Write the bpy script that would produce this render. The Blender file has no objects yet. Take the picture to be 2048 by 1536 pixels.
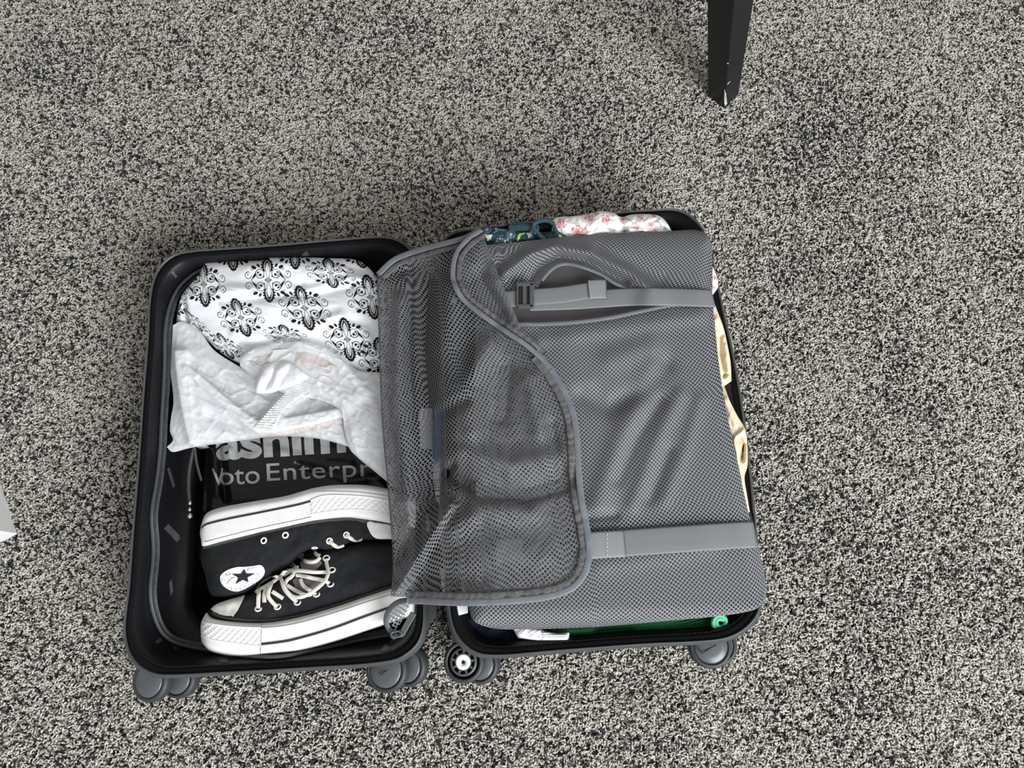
import bpy, bmesh, math, random
import numpy as np
from mathutils import Vector, Matrix
from mathutils.bvhtree import BVHTree

# ------------------------------------------------------------------ camera, light, exposure
scene = bpy.context.scene
COL = scene.collection
FPX = 1538.0                      # focal length in pixels of the 2048 px wide frame
CAM_H = 1.05                      # phone height above the carpet
TILT = math.radians(16.4)         # tilt away from straight down
cam_d = bpy.data.cameras.new('camera')
cam_d.sensor_width = 36.0
cam_d.lens = FPX / 2048.0 * 36.0
cam_d.clip_start = 0.01
cam = bpy.data.objects.new('camera', cam_d)
COL.objects.link(cam)
cam.location = (0, 0, CAM_H)
cam.rotation_euler = (TILT, 0, 0)
scene.camera = cam

world = bpy.data.worlds.new('world')
scene.world = world
world.use_nodes = True
bg = world.node_tree.nodes['Background']
bg.inputs[0].default_value = (1.0, 0.975, 0.945, 1)
bg.inputs[1].default_value = 0.45

wl = bpy.data.lights.new('window_light', 'AREA')
wl.shape = 'RECTANGLE'
wl.size = 2.4
wl.size_y = 1.9
wl.energy = 228
wl.color = (0.93, 0.97, 1.0)
wo = bpy.data.objects.new('window_light', wl)
COL.objects.link(wo)
wo.location = (1.8, -2.0, 2.0)
wo.rotation_euler = (Vector((0.15, 0.3, 0.0)) - Vector(wo.location)).to_track_quat('-Z', 'Y').to_euler()

vs = scene.view_settings
vs.view_transform = 'Standard'
vs.look = 'None'
vs.gamma = 1.0
vs.use_curve_mapping = False
vs.exposure = 0.0

# ------------------------------------------------------------------ helpers
rng = random.Random(7)
CT, ST = math.cos(TILT), math.sin(TILT)

def at(px, py, z):
    """point of the room at height z that the photograph shows at pixel (px, py)"""
    px = np.asarray(px, float); py = np.asarray(py, float); z = np.asarray(z, float)
    dx = (px - 1024) / FPX
    dy = -(py - 768) / FPX
    Y = dy * CT + ST
    Z = dy * ST - CT
    k = (z - CAM_H) / Z
    return np.stack(np.broadcast_arrays(dx * k, Y * k, z), -1)

def ray(px, py):
    dx = (px - 1024) / FPX
    dy = -(py - 768) / FPX
    return Vector((dx, dy * CT + ST, dy * ST - CT)).normalized()

def crv(pts, n, closed=False):
    """smooth curve through pts, n samples evenly spaced by length"""
    P = np.asarray(pts, float)
    if len(P) == 2 and not closed:
        t = np.linspace(0, 1, n)[:, None]
        return P[0] * (1 - t) + P[1] * t
    if closed:
        Q = np.vstack([P[-1], P, P[0], P[1]])
    else:
        Q = np.vstack([2 * P[0] - P[1], P, 2 * P[-1] - P[-2]])
    out = []
    for i in range(1, len(Q) - 2):
        p0, p1, p2, p3 = Q[i - 1], Q[i], Q[i + 1], Q[i + 2]
        t = np.linspace(0, 1, 14, endpoint=False)[:, None]
        out.append(0.5 * ((2 * p1) + (-p0 + p2) * t + (2 * p0 - 5 * p1 + 4 * p2 - p3) * t * t
                          + (-p0 + 3 * p1 - 3 * p2 + p3) * t ** 3))
    out.append(Q[-2][None])
    D = np.vstack(out)
    s = np.concatenate([[0], np.cumsum(np.linalg.norm(np.diff(D, axis=0), axis=1))])
    tt = np.linspace(0, s[-1], n, endpoint=not closed)
    return np.stack([np.interp(tt, s, D[:, k]) for k in range(D.shape[1])], 1)

def _hash(ix, iy, seed):
    h = np.sin(ix * 127.1 + iy * 311.7 + seed * 74.7) * 43758.5453
    return h - np.floor(h)

def vnoise(x, y, seed=0):
    x = np.asarray(x, float); y = np.asarray(y, float)
    ix = np.floor(x); iy = np.floor(y)
    fx = x - ix; fy = y - iy
    fx = fx * fx * fx * (fx * (fx * 6 - 15) + 10); fy = fy * fy * fy * (fy * (fy * 6 - 15) + 10)
    a = _hash(ix, iy, seed); b = _hash(ix + 1, iy, seed)
    c = _hash(ix, iy + 1, seed); d = _hash(ix + 1, iy + 1, seed)
    return (a * (1 - fx) + b * fx) * (1 - fy) + (c * (1 - fx) + d * fx) * fy - 0.5

def fbm(x, y, seed=0, o=3):
    r = 0; a = 1.0
    for k in range(o):
        r = r + a * vnoise(np.asarray(x) * 2 ** k, np.asarray(y) * 2 ** k, seed + k)
        a *= 0.5
    return r

def segdist(x, y, pts):
    d = np.full(np.shape(x), 1e9)
    for (ax, ay), (bx, by) in zip(pts[:-1], pts[1:]):
        vx, vy = bx - ax, by - ay
        t = np.clip(((x - ax) * vx + (y - ay) * vy) / (vx * vx + vy * vy + 1e-9), 0, 1)
        d = np.minimum(d, np.hypot(x - ax - t * vx, y - ay - t * vy))
    return d

def folds(x, y, lst):
    z = np.zeros(np.shape(x))
    for pts, w, h in lst:
        z = z + h * np.exp(-(segdist(x, y, pts) / w) ** 2)
    return z

WLOC = {}
BVS = {}

def link(ob, parent=None):
    COL.objects.link(ob)
    return ob

def empty(name, loc, label, cat, group=None):
    o = bpy.data.objects.new(name, None)
    o.empty_display_size = 0.05
    COL.objects.link(o)
    o.location = loc
    o['label'] = label; o['category'] = cat
    if group: o['group'] = group
    WLOC[o.name] = Vector(loc)
    return o

def tag(o, label, cat=None, group=None, kind=None):
    if label: o['label'] = label
    if cat: o['category'] = cat
    if group: o['group'] = group
    if kind: o['kind'] = kind
    return o

def mk(name, verts, faces, mat, parent=None, uv=None, col=None, smooth=True, bvh=False, label=None):
    """one mesh object from world-space vertices; origin at its base"""
    V = np.asarray(verts, float)
    c = np.array([(V[:, 0].min() + V[:, 0].max()) / 2, (V[:, 1].min() + V[:, 1].max()) / 2, V[:, 2].min()])
    me = bpy.data.meshes.new(name)
    fl = [list(map(int, f)) for f in faces]
    me.from_pydata((V - c).tolist(), [], fl)
    if smooth:
        me.polygons.foreach_set('use_smooth', [True] * len(me.polygons))
    if uv is not None:
        U = np.asarray(uv, float)
        lay = me.uv_layers.new(name='UVMap')
        li = np.zeros(len(me.loops), dtype=np.int32)
        me.loops.foreach_get('vertex_index', li)
        lay.data.foreach_set('uv', U[li].astype(np.float32).ravel())
    if col is not None:
        Cc = np.asarray(col, float)
        if Cc.shape[1] == 3:
            Cc = np.hstack([Cc, np.ones((len(Cc), 1))])
        a = me.color_attributes.new('Col', 'FLOAT_COLOR', 'POINT')
        a.data.foreach_set('color', Cc.astype(np.float32).ravel())
    me.update()
    ob = bpy.data.objects.new(name, me)
    COL.objects.link(ob)
    if mat: me.materials.append(mat)
    ob.location = c
    WLOC[ob.name] = Vector(c)
    if parent:
        ob.parent = parent
        ob.matrix_parent_inverse = Matrix.Translation(-WLOC[parent.name])
    if label: ob['label'] = label
    if bvh:
        BVS[ob.name] = BVHTree.FromPolygons([Vector(v) for v in V], fl)
    return ob

def gridfaces(nu, nv, off=0, flip=False, cu=False, cv=False):
    a = np.arange(nu * nv).reshape(nu, nv)
    if cu: a = np.vstack([a, a[:1]])
    if cv: a = np.hstack([a, a[:, :1]])
    f = np.stack([a[:-1, :-1], a[1:, :-1], a[1:, 1:], a[:-1, 1:]], -1).reshape(-1, 4) + off
    return f[:, ::-1] if flip else f

def coons(top, bottom, left=None, right=None, nu=40, nv=40):
    """pixel grid [nu, nv, 2]; top/bottom run left to right, left/right run downwards"""
    T = crv(top, nu); B = crv(bottom, nu)
    L = crv(left, nv) if left is not None else crv([T[0], B[0]], nv)
    R = crv(right, nv) if right is not None else crv([T[-1], B[-1]], nv)
    u = np.linspace(0, 1, nu)[:, None, None]; v = np.linspace(0, 1, nv)[None, :, None]
    # make the corners meet
    L = L + (T[0] - L[0]) * (1 - v[0]) + (B[0] - L[-1]) * v[0]
    R = R + (T[-1] - R[0]) * (1 - v[0]) + (B[-1] - R[-1]) * v[0]
    S = (1 - v) * T[:, None] + v * B[:, None] + (1 - u) * L[None] + u * R[None]
    S -= ((1 - u) * (1 - v) * T[0] + u * (1 - v) * T[-1] + (1 - u) * v * B[0] + u * v * B[-1])
    return S

def arcuv(W):
    """fabric coordinates in metres: running lengths along the grid, measured from its middle"""
    nu, nv, _ = W.shape
    du = np.concatenate([np.zeros((1, nv)), np.cumsum(np.linalg.norm(np.diff(W, axis=0), axis=2), axis=0)])
    dv = np.concatenate([np.zeros((nu, 1)), np.cumsum(np.linalg.norm(np.diff(W, axis=1), axis=2), axis=1)], 1)
    U = du - du[nu // 2][None]
    Vv = dv - dv[:, nv // 2][:, None]
    return np.stack([U, Vv], -1)

def sheet(name, G, zf, mat, parent=None, thick=0.0, col=None, uvmode='arc', bvh=False, label=None):
    nu, nv, _ = G.shape
    u, v = np.meshgrid(np.linspace(0, 1, nu), np.linspace(0, 1, nv), indexing='ij')
    z = zf(G[..., 0], G[..., 1], u, v) if callable(zf) else np.full((nu, nv), float(zf))
    W = at(G[..., 0], G[..., 1], z)
    uv = arcuv(W) if uvmode == 'arc' else W[..., :2]
    V = W.reshape(-1, 3); F = gridfaces(nu, nv, flip=True)
    C = col(G[..., 0], G[..., 1], u, v).reshape(-1, 3) if col else None
    UV = uv.reshape(-1, 2)
    if thick > 0:
        n = nu * nv
        V2 = V.copy(); V2[:, 2] -= thick
        a = np.arange(n).reshape(nu, nv)
        ring = np.concatenate([a[:, 0], a[-1, 1:], a[-2::-1, -1], a[0, -2:0:-1]])
        r2 = np.roll(ring, -1)
        side = np.stack([ring, r2, r2 + n, ring + n], 1)
        V = np.vstack([V, V2]); F = np.vstack([F, F[:, ::-1] + n, side])
        UV = np.vstack([UV, UV])
        if C is not None: C = np.vstack([C, C])
    return mk(name, V, F, mat, parent, uv=UV, col=C, bvh=bvh, label=label)

def edgefn(u, v, nu=2.5, nv=2.5, pu=0.5, pv=0.5):
    a = np.clip(1 - np.abs(2 * u - 1) ** nu, 0, 1) ** pu
    b = np.clip(1 - np.abs(2 * v - 1) ** nv, 0, 1) ** pv
    return a * b

def pillow(name, G, zc, hup, hdn, mat, parent=None, e=None, zadd=None, col=None, bvh=False, label=None):
    """closed soft body: outline from the pixel grid at height zc, bulging up and down"""
    nu, nv, _ = G.shape
    u, v = np.meshgrid(np.linspace(0, 1, nu), np.linspace(0, 1, nv), indexing='ij')
    E = e(u, v) if e else edgefn(u, v)
    zc_ = zc(G[..., 0], G[..., 1], u, v) if callable(zc) else zc
    z = zc_ + hup * E
    if zadd is not None: z = z + zadd(G[..., 0], G[..., 1], u, v) * np.clip(E * 1.5, 0, 1)
    W = at(G[..., 0], G[..., 1], z)
    L = W.copy(); L[..., 2] = np.maximum(zc_ - hdn * E, 0.013)
    n = nu * nv
    V = np.vstack([W.reshape(-1, 3), L.reshape(-1, 3)])
    F0 = gridfaces(nu, nv, flip=True)
    a = np.arange(n).reshape(nu, nv)
    ring = np.concatenate([a[:, 0], a[-1, 1:], a[-2::-1, -1], a[0, -2:0:-1]])
    r2 = np.roll(ring, -1)
    F = np.vstack([F0, F0[:, ::-1] + n, np.stack([ring, r2, r2 + n, ring + n], 1)])
    uv = np.vstack([arcuv(W).reshape(-1, 2)] * 2)
    C = None
    if col:
        C = col(G[..., 0], G[..., 1], u, v).reshape(-1, 3); C = np.vstack([C, C])
    return mk(name, V, F, mat, parent, uv=uv, col=C, bvh=bvh, label=label)

def tube(name, P, r, mat, parent=None, seg=10, closed=False, flat=1.0, up=(0, 0, 1), label=None, ret=False, taper=None):
    """swept round (or flattened) section along 3-D points"""
    P = np.asarray(P, float); n = len(P)
    if closed: T = np.roll(P, -1, 0) - np.roll(P, 1, 0)
    else: T = np.gradient(P, axis=0)
    T /= np.linalg.norm(T, axis=1)[:, None] + 1e-12
    upv = np.asarray(up, float)
    if upv.ndim == 1: upv = np.repeat(upv[None], n, 0)
    S = np.cross(T, upv); ln = np.linalg.norm(S, axis=1)[:, None]
    S = np.where(ln < 1e-4, np.array([1.0, 0, 0]), S / (ln + 1e-12))
    N = np.cross(S, T)
    a = np.linspace(0, 2 * np.pi, seg, endpoint=False)
    rr = np.full(n, r) if np.isscalar(r) else np.asarray(r)
    ring = P[:, None] + rr[:, None, None] * (np.cos(a)[None, :, None] * S[:, None] + flat * np.sin(a)[None, :, None] * N[:, None])
    V = ring.reshape(-1, 3)
    F = [list(f) for f in gridfaces(n, seg, cv=True, cu=closed)]
    if not closed:
        F.append(list(range(seg))[::-1]); F.append([(n - 1) * seg + k for k in range(seg)])
    if ret: return V, F
    return mk(name, V, F, mat, parent, label=label)

def ribbon(name, P, w, t, mat, parent=None, side=None, closed=False, label=None, ret=False, col=None):
    """flat band (rounded rectangle section) along 3-D points, lying flat; w, t in metres"""
    P = np.asarray(P, float); n = len(P)
    T = (np.roll(P, -1, 0) - np.roll(P, 1, 0)) if closed else np.gradient(P, axis=0)
    T /= np.linalg.norm(T, axis=1)[:, None] + 1e-12
    S = np.cross(T, np.array([0, 0, 1.0])); S /= np.linalg.norm(S, axis=1)[:, None] + 1e-9
    N = np.cross(S, T)
    sec = np.array([(-.5, -.5), (-.5, .2), (-.42, .5), (-.15, .56), (.15, .56), (.42, .5), (.5, .2), (.5, -.5)])
    ww = np.full(n, w) if np.isscalar(w) else np.asarray(w)
    V = P[:, None] + sec[None, :, 0, None] * ww[:, None, None] * S[:, None] + sec[None, :, 1, None] * t * N[:, None]
    k = len(sec)
    F = [list(f) for f in gridfaces(n, k, cv=True, cu=closed)]
    if not closed:
        F.append(list(range(k))[::-1]); F.append([(n - 1) * k + q for q in range(k)])
    if ret: return V.reshape(-1, 3), F
    # running length and width as fabric coordinates
    s = np.concatenate([[0], np.cumsum(np.linalg.norm(np.diff(P, axis=0), axis=1))])
    uv = np.stack([np.repeat(s, k), (sec[None, :, 0] * ww[:, None]).ravel()], 1)
    return mk(name, V.reshape(-1, 3), F, mat, parent, uv=uv, label=label)

def join(lst):
    V = []; F = []; o = 0
    for v, f in lst:
        V.append(np.asarray(v, float)); F += [[i + o for i in q] for q in f]; o += len(v)
    return np.vstack(V), F

def lathe(prof, seg, c, axis, closed_ends=True):
    """profile (radius, height) turned about axis through c"""
    ax = Vector(axis).normalized()
    q = ax.to_track_quat('Z', 'Y').to_matrix()
    a = np.linspace(0, 2 * np.pi, seg, endpoint=False)
    pr = np.asarray(prof, float)
    R = np.stack([pr[:, 0:1] * np.cos(a), pr[:, 0:1] * np.sin(a), np.repeat(pr[:, 1:2], seg, 1)], -1)
    V = R.reshape(-1, 3) @ np.array(q).T + np.asarray(c, float)
    F = [list(f) for f in gridfaces(len(pr), seg, cv=True)]
    if closed_ends:
        F.append(list(range(seg))[::-1]); F.append([(len(pr) - 1) * seg + k for k in range(seg)])
    return V, F

def torus(c, axis, R, r, seg=20, ring=8):
    b = np.linspace(0, 2 * np.pi, ring, endpoint=False)
    prof = [(R + r * math.cos(t), r * math.sin(t)) for t in b]
    V, F = lathe(prof, seg, c, axis, closed_ends=False)
    F = [list(f) for f in gridfaces(ring, seg, cu=True, cv=True)]
    return V, F

def drape(px, py, names, off=0.0, zfall=0.08):
    """surface point and normal of already built things at a pixel"""
    o = Vector((0, 0, CAM_H)); d = ray(px, py)
    best = None
    for nme in names:
        h, nrm, i, dist = BVS[nme].ray_cast(o, d)
        if h is not None and (best is None or dist < best[2]):
            best = (h, nrm, dist)
    if best is None:
        return Vector(at(px, py, zfall)), Vector((0, 0, 1))
    nrm = best[1]
    if nrm.dot(d) > 0: nrm = -nrm
    return best[0] + nrm * off, nrm

def drapes(pts, names, off=0.0, zfall=0.08):
    return np.array([drape(p[0], p[1], names, off, zfall)[0][:] for p in pts])

def smooth3(P, k=2):
    P = np.array(P, float)
    for _ in range(k):
        Q = P.copy(); Q[1:-1] = (P[:-2] + 2 * P[1:-1] + P[2:]) / 4; P = Q
    return P

def drapepoly(name, pxpoly, names, off, mat, parent, step=3.0, label=None):
    """flat print or patch: filled pixel polygon laid on a surface"""
    bm = bmesh.new()
    vs_ = [bm.verts.new((p[0], p[1], 0)) for p in pxpoly]
    f = bm.faces.new(vs_)
    bmesh.ops.triangulate(bm, faces=[f])
    for _ in range(6):
        es = [e for e in bm.edges if e.calc_length() > step]
        if not es: break
        bmesh.ops.subdivide_edges(bm, edges=es, cuts=1)
        bmesh.ops.triangulate(bm, faces=bm.faces[:])
    bm.verts.index_update()
    P = [drape(v.co.x, v.co.y, names, off)[0][:] for v in bm.verts]
    F = [[v.index for v in q.verts] for q in bm.faces]
    bm.free()
    return mk(name, P, F, mat, parent, label=label)

def textmesh(s, size=1.0, bold=0.0, spacing=1.0):
    cu = bpy.data.curves.new('lettering', 'FONT')
    cu.body = s; cu.size = size; cu.offset = bold; cu.resolution_u = 4
    cu.space_character = spacing
    ob = bpy.data.objects.new('lettering', cu)
    COL.objects.link(ob)
    bpy.context.view_layer.update()
    dg = bpy.context.evaluated_depsgraph_get()
    me = bpy.data.meshes.new_from_object(ob.evaluated_get(dg))
    V = np.array([v.co[:] for v in me.vertices]); F = [list(p.vertices) for p in me.polygons]
    bpy.data.objects.remove(ob); bpy.data.curves.remove(cu); bpy.data.meshes.remove(me)
    return V, F

def subdiv(V, F, step):
    bm = bmesh.new()
    vv = [bm.verts.new(v) for v in V]
    for f in F:
        try: bm.faces.new([vv[i] for i in f])
        except ValueError: pass
    bmesh.ops.triangulate(bm, faces=bm.faces[:])
    for _ in range(5):
        es = [e for e in bm.edges if e.calc_length() > step]
        if not es: break
        bmesh.ops.subdivide_edges(bm, edges=es, cuts=1)
        bmesh.ops.triangulate(bm, faces=bm.faces[:])
    bm.verts.index_update()
    V2 = np.array([v.co[:] for v in bm.verts]); F2 = [[v.index for v in q.verts] for q in bm.faces]
    bm.free()
    return V2, F2

# ------------------------------------------------------------------ materials
def nodes(name):
    m = bpy.data.materials.new(name)
    m.use_nodes = True
    nt = m.node_tree
    return m, nt, nt.nodes['Principled BSDF'], nt.nodes['Material Output']

def nn(nt, t, **kw):
    n = nt.nodes.new(t)
    for k, v in kw.items(): setattr(n, k, v)
    return n

def material(name, color, rough=0.6, bump=0.0, bscale=300.0, var=0.0, vscale=40.0, spec=0.5, vcol=False,
             sheen=0.0, coat=0.0, metal=0.0, trans=0.0, aniso=(1, 1, 1)):
    m, nt, bs, out = nodes(name)
    L = nt.links.new
    bs.inputs['Roughness'].default_value = rough
    bs.inputs['Specular IOR Level'].default_value = spec
    bs.inputs['Metallic'].default_value = metal
    bs.inputs['Sheen Weight'].default_value = sheen
    bs.inputs['Coat Weight'].default_value = coat
    tc = nn(nt, 'ShaderNodeTexCoord')
    if vcol:
        at_ = nn(nt, 'ShaderNodeAttribute', attribute_name='Col')
        src = at_.outputs['Color']
    else:
        rgb = nn(nt, 'ShaderNodeRGB'); rgb.outputs[0].default_value = (*color, 1); src = rgb.outputs[0]
    if var > 0:
        no = nn(nt, 'ShaderNodeTexNoise'); no.inputs['Scale'].default_value = vscale; no.inputs['Detail'].default_value = 4
        L(tc.outputs['Object'], no.inputs['Vector'])
        mr = nn(nt, 'ShaderNodeMapRange'); mr.inputs[1].default_value = 0.3; mr.inputs[2].default_value = 0.7
        mr.inputs[3].default_value = 1 - var; mr.inputs[4].default_value = 1 + var
        L(no.outputs['Fac'], mr.inputs[0])
        mx = nn(nt, 'ShaderNodeVectorMath', operation='SCALE')
        L(src, mx.inputs[0]); L(mr.outputs[0], mx.inputs['Scale'])
        src = mx.outputs[0]
    L(src, bs.inputs['Base Color'])
    if bump > 0:
        mp = nn(nt, 'ShaderNodeMapping'); mp.inputs['Scale'].default_value = aniso
        L(tc.outputs['Object'], mp.inputs['Vector'])
        nb = nn(nt, 'ShaderNodeTexNoise'); nb.inputs['Scale'].default_value = bscale; nb.inputs['Detail'].default_value = 3
        L(mp.outputs[0], nb.inputs['Vector'])
        b = nn(nt, 'ShaderNodeBump'); b.inputs['Strength'].default_value = bump; b.inputs['Distance'].default_value = 0.001
        L(nb.outputs['Fac'], b.inputs['Height']); L(b.outputs[0], bs.inputs['Normal'])
    if trans > 0:
        tr = nn(nt, 'ShaderNodeBsdfTransparent'); ms = nn(nt, 'ShaderNodeMixShader')
        ns = nn(nt, 'ShaderNodeTexNoise'); ns.inputs['Scale'].default_value = 70; ns.inputs['Detail'].default_value = 6
        ns.inputs['Roughness'].default_value = 0.7
        L(tc.outputs['Object'], ns.inputs['Vector'])
        mr = nn(nt, 'ShaderNodeMapRange'); mr.inputs[1].default_value = 0.3; mr.inputs[2].default_value = 0.7
        mr.inputs[3].default_value = max(trans - 0.13, 0); mr.inputs[4].default_value = trans + 0.13
        L(ns.outputs['Fac'], mr.inputs[0]); L(mr.outputs[0], ms.inputs[0])
        L(bs.outputs[0], ms.inputs[1]); L(tr.outputs[0], ms.inputs[2]); L(ms.outputs[0], out.inputs['Surface'])
    return m

def mesh_fabric(name, color, pitch, hole, rot=0.0):
    """knitted net: staggered round holes punched through the cloth"""
    m, nt, bs, out = nodes(name)
    L = nt.links.new
    bs.inputs['Base Color'].default_value = (*color, 1)
    bs.inputs['Roughness'].default_value = 0.62
    bs.inputs['Specular IOR Level'].default_value = 0.35
    uv = nn(nt, 'ShaderNodeUVMap', uv_map='UVMap')
    mp = nn(nt, 'ShaderNodeMapping'); mp.inputs['Rotation'].default_value = (0, 0, rot)
    mp.inputs['Scale'].default_value = (1 / pitch[0], 1 / pitch[1], 1)
    L(uv.outputs[0], mp.inputs[0])
    ds = []
    for o in (0.0, 0.5):
        ad = nn(nt, 'ShaderNodeVectorMath', operation='ADD'); ad.inputs[1].default_value = (o, o, 0)
        fr = nn(nt, 'ShaderNodeVectorMath', operation='FRACTION')
        sb = nn(nt, 'ShaderNodeVectorMath', operation='SUBTRACT'); sb.inputs[1].default_value = (.5, .5, 0)
        ln = nn(nt, 'ShaderNodeVectorMath', operation='LENGTH')
        L(mp.outputs[0], ad.inputs[0]); L(ad.outputs[0], fr.inputs[0]); L(fr.outputs[0], sb.inputs[0]); L(sb.outputs[0], ln.inputs[0])
        ds.append(ln.outputs['Value'])
    mi = nn(nt, 'ShaderNodeMath', operation='MINIMUM'); L(ds[0], mi.inputs[0]); L(ds[1], mi.inputs[1])
    mr = nn(nt, 'ShaderNodeMapRange'); mr.inputs[1].default_value = hole - 0.02; mr.inputs[2].default_value = hole + 0.02
    L(mi.outputs[0], mr.inputs[0])
    b = nn(nt, 'ShaderNodeBump'); b.inputs['Strength'].default_value = 0.5; b.inputs['Distance'].default_value = 0.0012
    L(mi.outputs[0], b.inputs['Height']); L(b.outputs[0], bs.inputs['Normal'])
    tr = nn(nt, 'ShaderNodeBsdfTransparent'); ms = nn(nt, 'ShaderNodeMixShader')
    L(mr.outputs[0], ms.inputs[0]); L(tr.outputs[0], ms.inputs[1]); L(bs.outputs[0], ms.inputs[2])
    L(ms.outputs[0], out.inputs['Surface'])
    return m

def webbing(name, color):
    m, nt, bs, out = nodes(name)
    L = nt.links.new
    bs.inputs['Base Color'].default_value = (*color, 1); bs.inputs['Roughness'].default_value = 0.6
    uv = nn(nt, 'ShaderNodeUVMap', uv_map='UVMap')
    w = nn(nt, 'ShaderNodeTexWave'); w.inputs['Scale'].default_value = 260; w.inputs['Distortion'].default_value = 0.4
    w.bands_direction = 'X'
    L(uv.outputs[0], w.inputs[0])
    b = nn(nt, 'ShaderNodeBump'); b.inputs['Strength'].default_value = 0.35; b.inputs['Distance'].default_value = 0.0006
    L(w.outputs['Fac'], b.inputs['Height']); L(b.outputs[0], bs.inputs['Normal'])
    return m

M = {}
M['shell'] = material('black_polycarbonate', (0.012, 0.013, 0.014), 0.34, 0.15, 120)
M['lip'] = material('grey_rim_plastic', (0.058, 0.062, 0.064), 0.34, 0.05, 400, spec=0.4)
M['tape'] = material('black_zipper_tape', (0.004, 0.004, 0.0045), 0.8, 0.3, 900, spec=0.1)
M['teeth'] = material('zipper_teeth_grey', (0.03, 0.03, 0.032), 0.4)
M['lining'] = material('black_nylon_lining', (0.007, 0.007, 0.0085), 0.42, 0.25, 60, spec=0.3)
M['zipgrey'] = material('grey_zipper_tape', (0.135, 0.145, 0.16), 0.5, 0.5, 900)
M['bind'] = material('grey_gathered_binding', (0.092, 0.088, 0.088), 0.65, 0.6, 500, 0.25, 220)
M['zipdark'] = material('slate_zipper_tape', (0.055, 0.062, 0.068), 0.5, 0.4, 900)
M['mesh_panel'] = mesh_fabric('grey_mesh_pocket_cloth', (0.190, 0.199, 0.213), (0.0052, 0.0050), 0.262, 0.02)
M['mesh_flap'] = mesh_fabric('grey_mesh_divider_cloth', (0.112, 0.114, 0.120), (0.0059, 0.0062), 0.235, 0.06)
M['panel'] = material('mauve_grey_panel_cloth', (0.092, 0.085, 0.087), 0.55, 0.2, 500, 0.05, 30, spec=0.3)
M['strap'] = webbing('grey_webbing', (0.165, 0.17, 0.178))
M['loop'] = webbing('light_grey_elastic', (0.215, 0.225, 0.228))
M['buckle'] = material('charcoal_plastic_buckle', (0.07, 0.073, 0.076), 0.4)
M['tire'] = material('dark_rubber_wheel', (0.030, 0.032, 0.035), 0.55, 0.1, 300)
M['cap'] = material('grey_wheel_cap', (0.085, 0.090, 0.096), 0.34, 0.05, 200)
M['hub'] = material('charcoal_wheel_hub', (0.07, 0.073, 0.077), 0.45)
M['washer'] = material('white_axle_washer', (0.85, 0.86, 0.86), 0.35)
M['black'] = material('matt_black', (0.006, 0.006, 0.007), 0.6)
M['metal'] = material('grey_metal_pull', (0.10, 0.105, 0.108), 0.4, metal=0.3)
M['silver'] = material('silver_bead', (0.8, 0.8, 0.8), 0.22, metal=0.9)
M['tagprint'] = material('grey_printed_mark', (0.05, 0.052, 0.055), 0.5)
M['canvas'] = material('black_canvas', (0.0105, 0.0115, 0.0135), 0.85, 0.5, 1400, 0.15, 30, spec=0.3)
M['rubber'] = material('white_rubber', (0.76, 0.755, 0.74), 0.5, 0.1, 200, 0.05, 60)
M['rubber2'] = material('offwhite_worn_rubber', (0.72, 0.70, 0.665), 0.55, 0.15, 200, 0.09, 45)
M['rubbervc'] = material('white_textured_rubber', (1, 1, 1), 0.5, vcol=True)
M['foxline'] = material('black_rubber_stripe', (0.025, 0.026, 0.026), 0.5)
M['trim'] = material('charcoal_rubber_trim', (0.045, 0.048, 0.046), 0.6)
M['lace'] = material('cream_cotton_lace', (0.62, 0.59, 0.53), 0.8, 0.6, 1500, 0.06, 90)
M['eyelet'] = material('white_enamel_eyelet', (0.78, 0.79, 0.78), 0.3)
M['patch'] = material('white_rubber_patch', (0.86, 0.87, 0.87), 0.45)
M['ink'] = material('dark_printed_ink', (0.012, 0.014, 0.02), 0.5)
M['inkgrey'] = material('faint_grey_ink', (0.30, 0.31, 0.32), 0.6)
M['tongue'] = material('grey_tongue_lining', (0.10, 0.095, 0.09), 0.85, 0.4, 900)
M['insock'] = material('grey_shoe_lining', (0.14, 0.14, 0.138), 0.9)
M['satin'] = material('white_printed_poly', (1, 1, 1), 0.36, 0.10, 45, vcol=True, spec=0.22)
M['nonwoven'] = material('white_nonwoven_cloth', (0.76, 0.775, 0.80), 0.75, 0.6, 200, 0.04, 120, trans=0.52)
M['nonwoven2'] = material('white_bunched_cloth', (0.72, 0.73, 0.755), 0.75, 0.6, 160, 0.04, 60)
M['peach'] = material('peach_insole', (0.50, 0.33, 0.25), 0.5)
M['pearl'] = material('white_patent_sandal', (0.80, 0.80, 0.80), 0.3)
M['rhine'] = material('clear_rhinestone', (0.85, 0.86, 0.84), 0.12, metal=0.35)
M['poly'] = material('black_glossy_plastic_bag', (0.006, 0.0062, 0.006), 0.3, 0.35, 28, spec=0.35)
M['polyprint'] = material('silver_grey_print', (0.30, 0.305, 0.30), 0.4, 0.2, 60, 0.18, 30)
M['teal'] = material('teal_floral_cotton', (1, 1, 1), 0.75, 0.3, 900, vcol=True)
M['tealrope'] = material('teal_twisted_cord', (0.022, 0.052, 0.07), 0.7, 0.5, 900, 0.3, 400)
M['rose'] = material('rose_print_cotton', (1, 1, 1), 0.75, 0.3, 700, vcol=True)
M['cream'] = material('cream_linen', (0.72, 0.60, 0.42), 0.85, 0.4, 900, 0.06, 60)
M['green'] = material('emerald_knit', (0.006, 0.125, 0.045), 0.8, 0.4, 500, 0.1, 60)
M['greenlight'] = material('pale_green_underside', (0.12, 0.50, 0.27), 0.85, 0.4, 600)
M['navy'] = material('navy_cloth', (0.008, 0.010, 0.035), 0.85, 0.4, 500)
M['white'] = material('white_cotton', (0.82, 0.82, 0.82), 0.8, 0.4, 400, 0.03, 60)
M['blue'] = material('blue_cotton', (0.05, 0.17, 0.42), 0.8, 0.4, 500)
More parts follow.
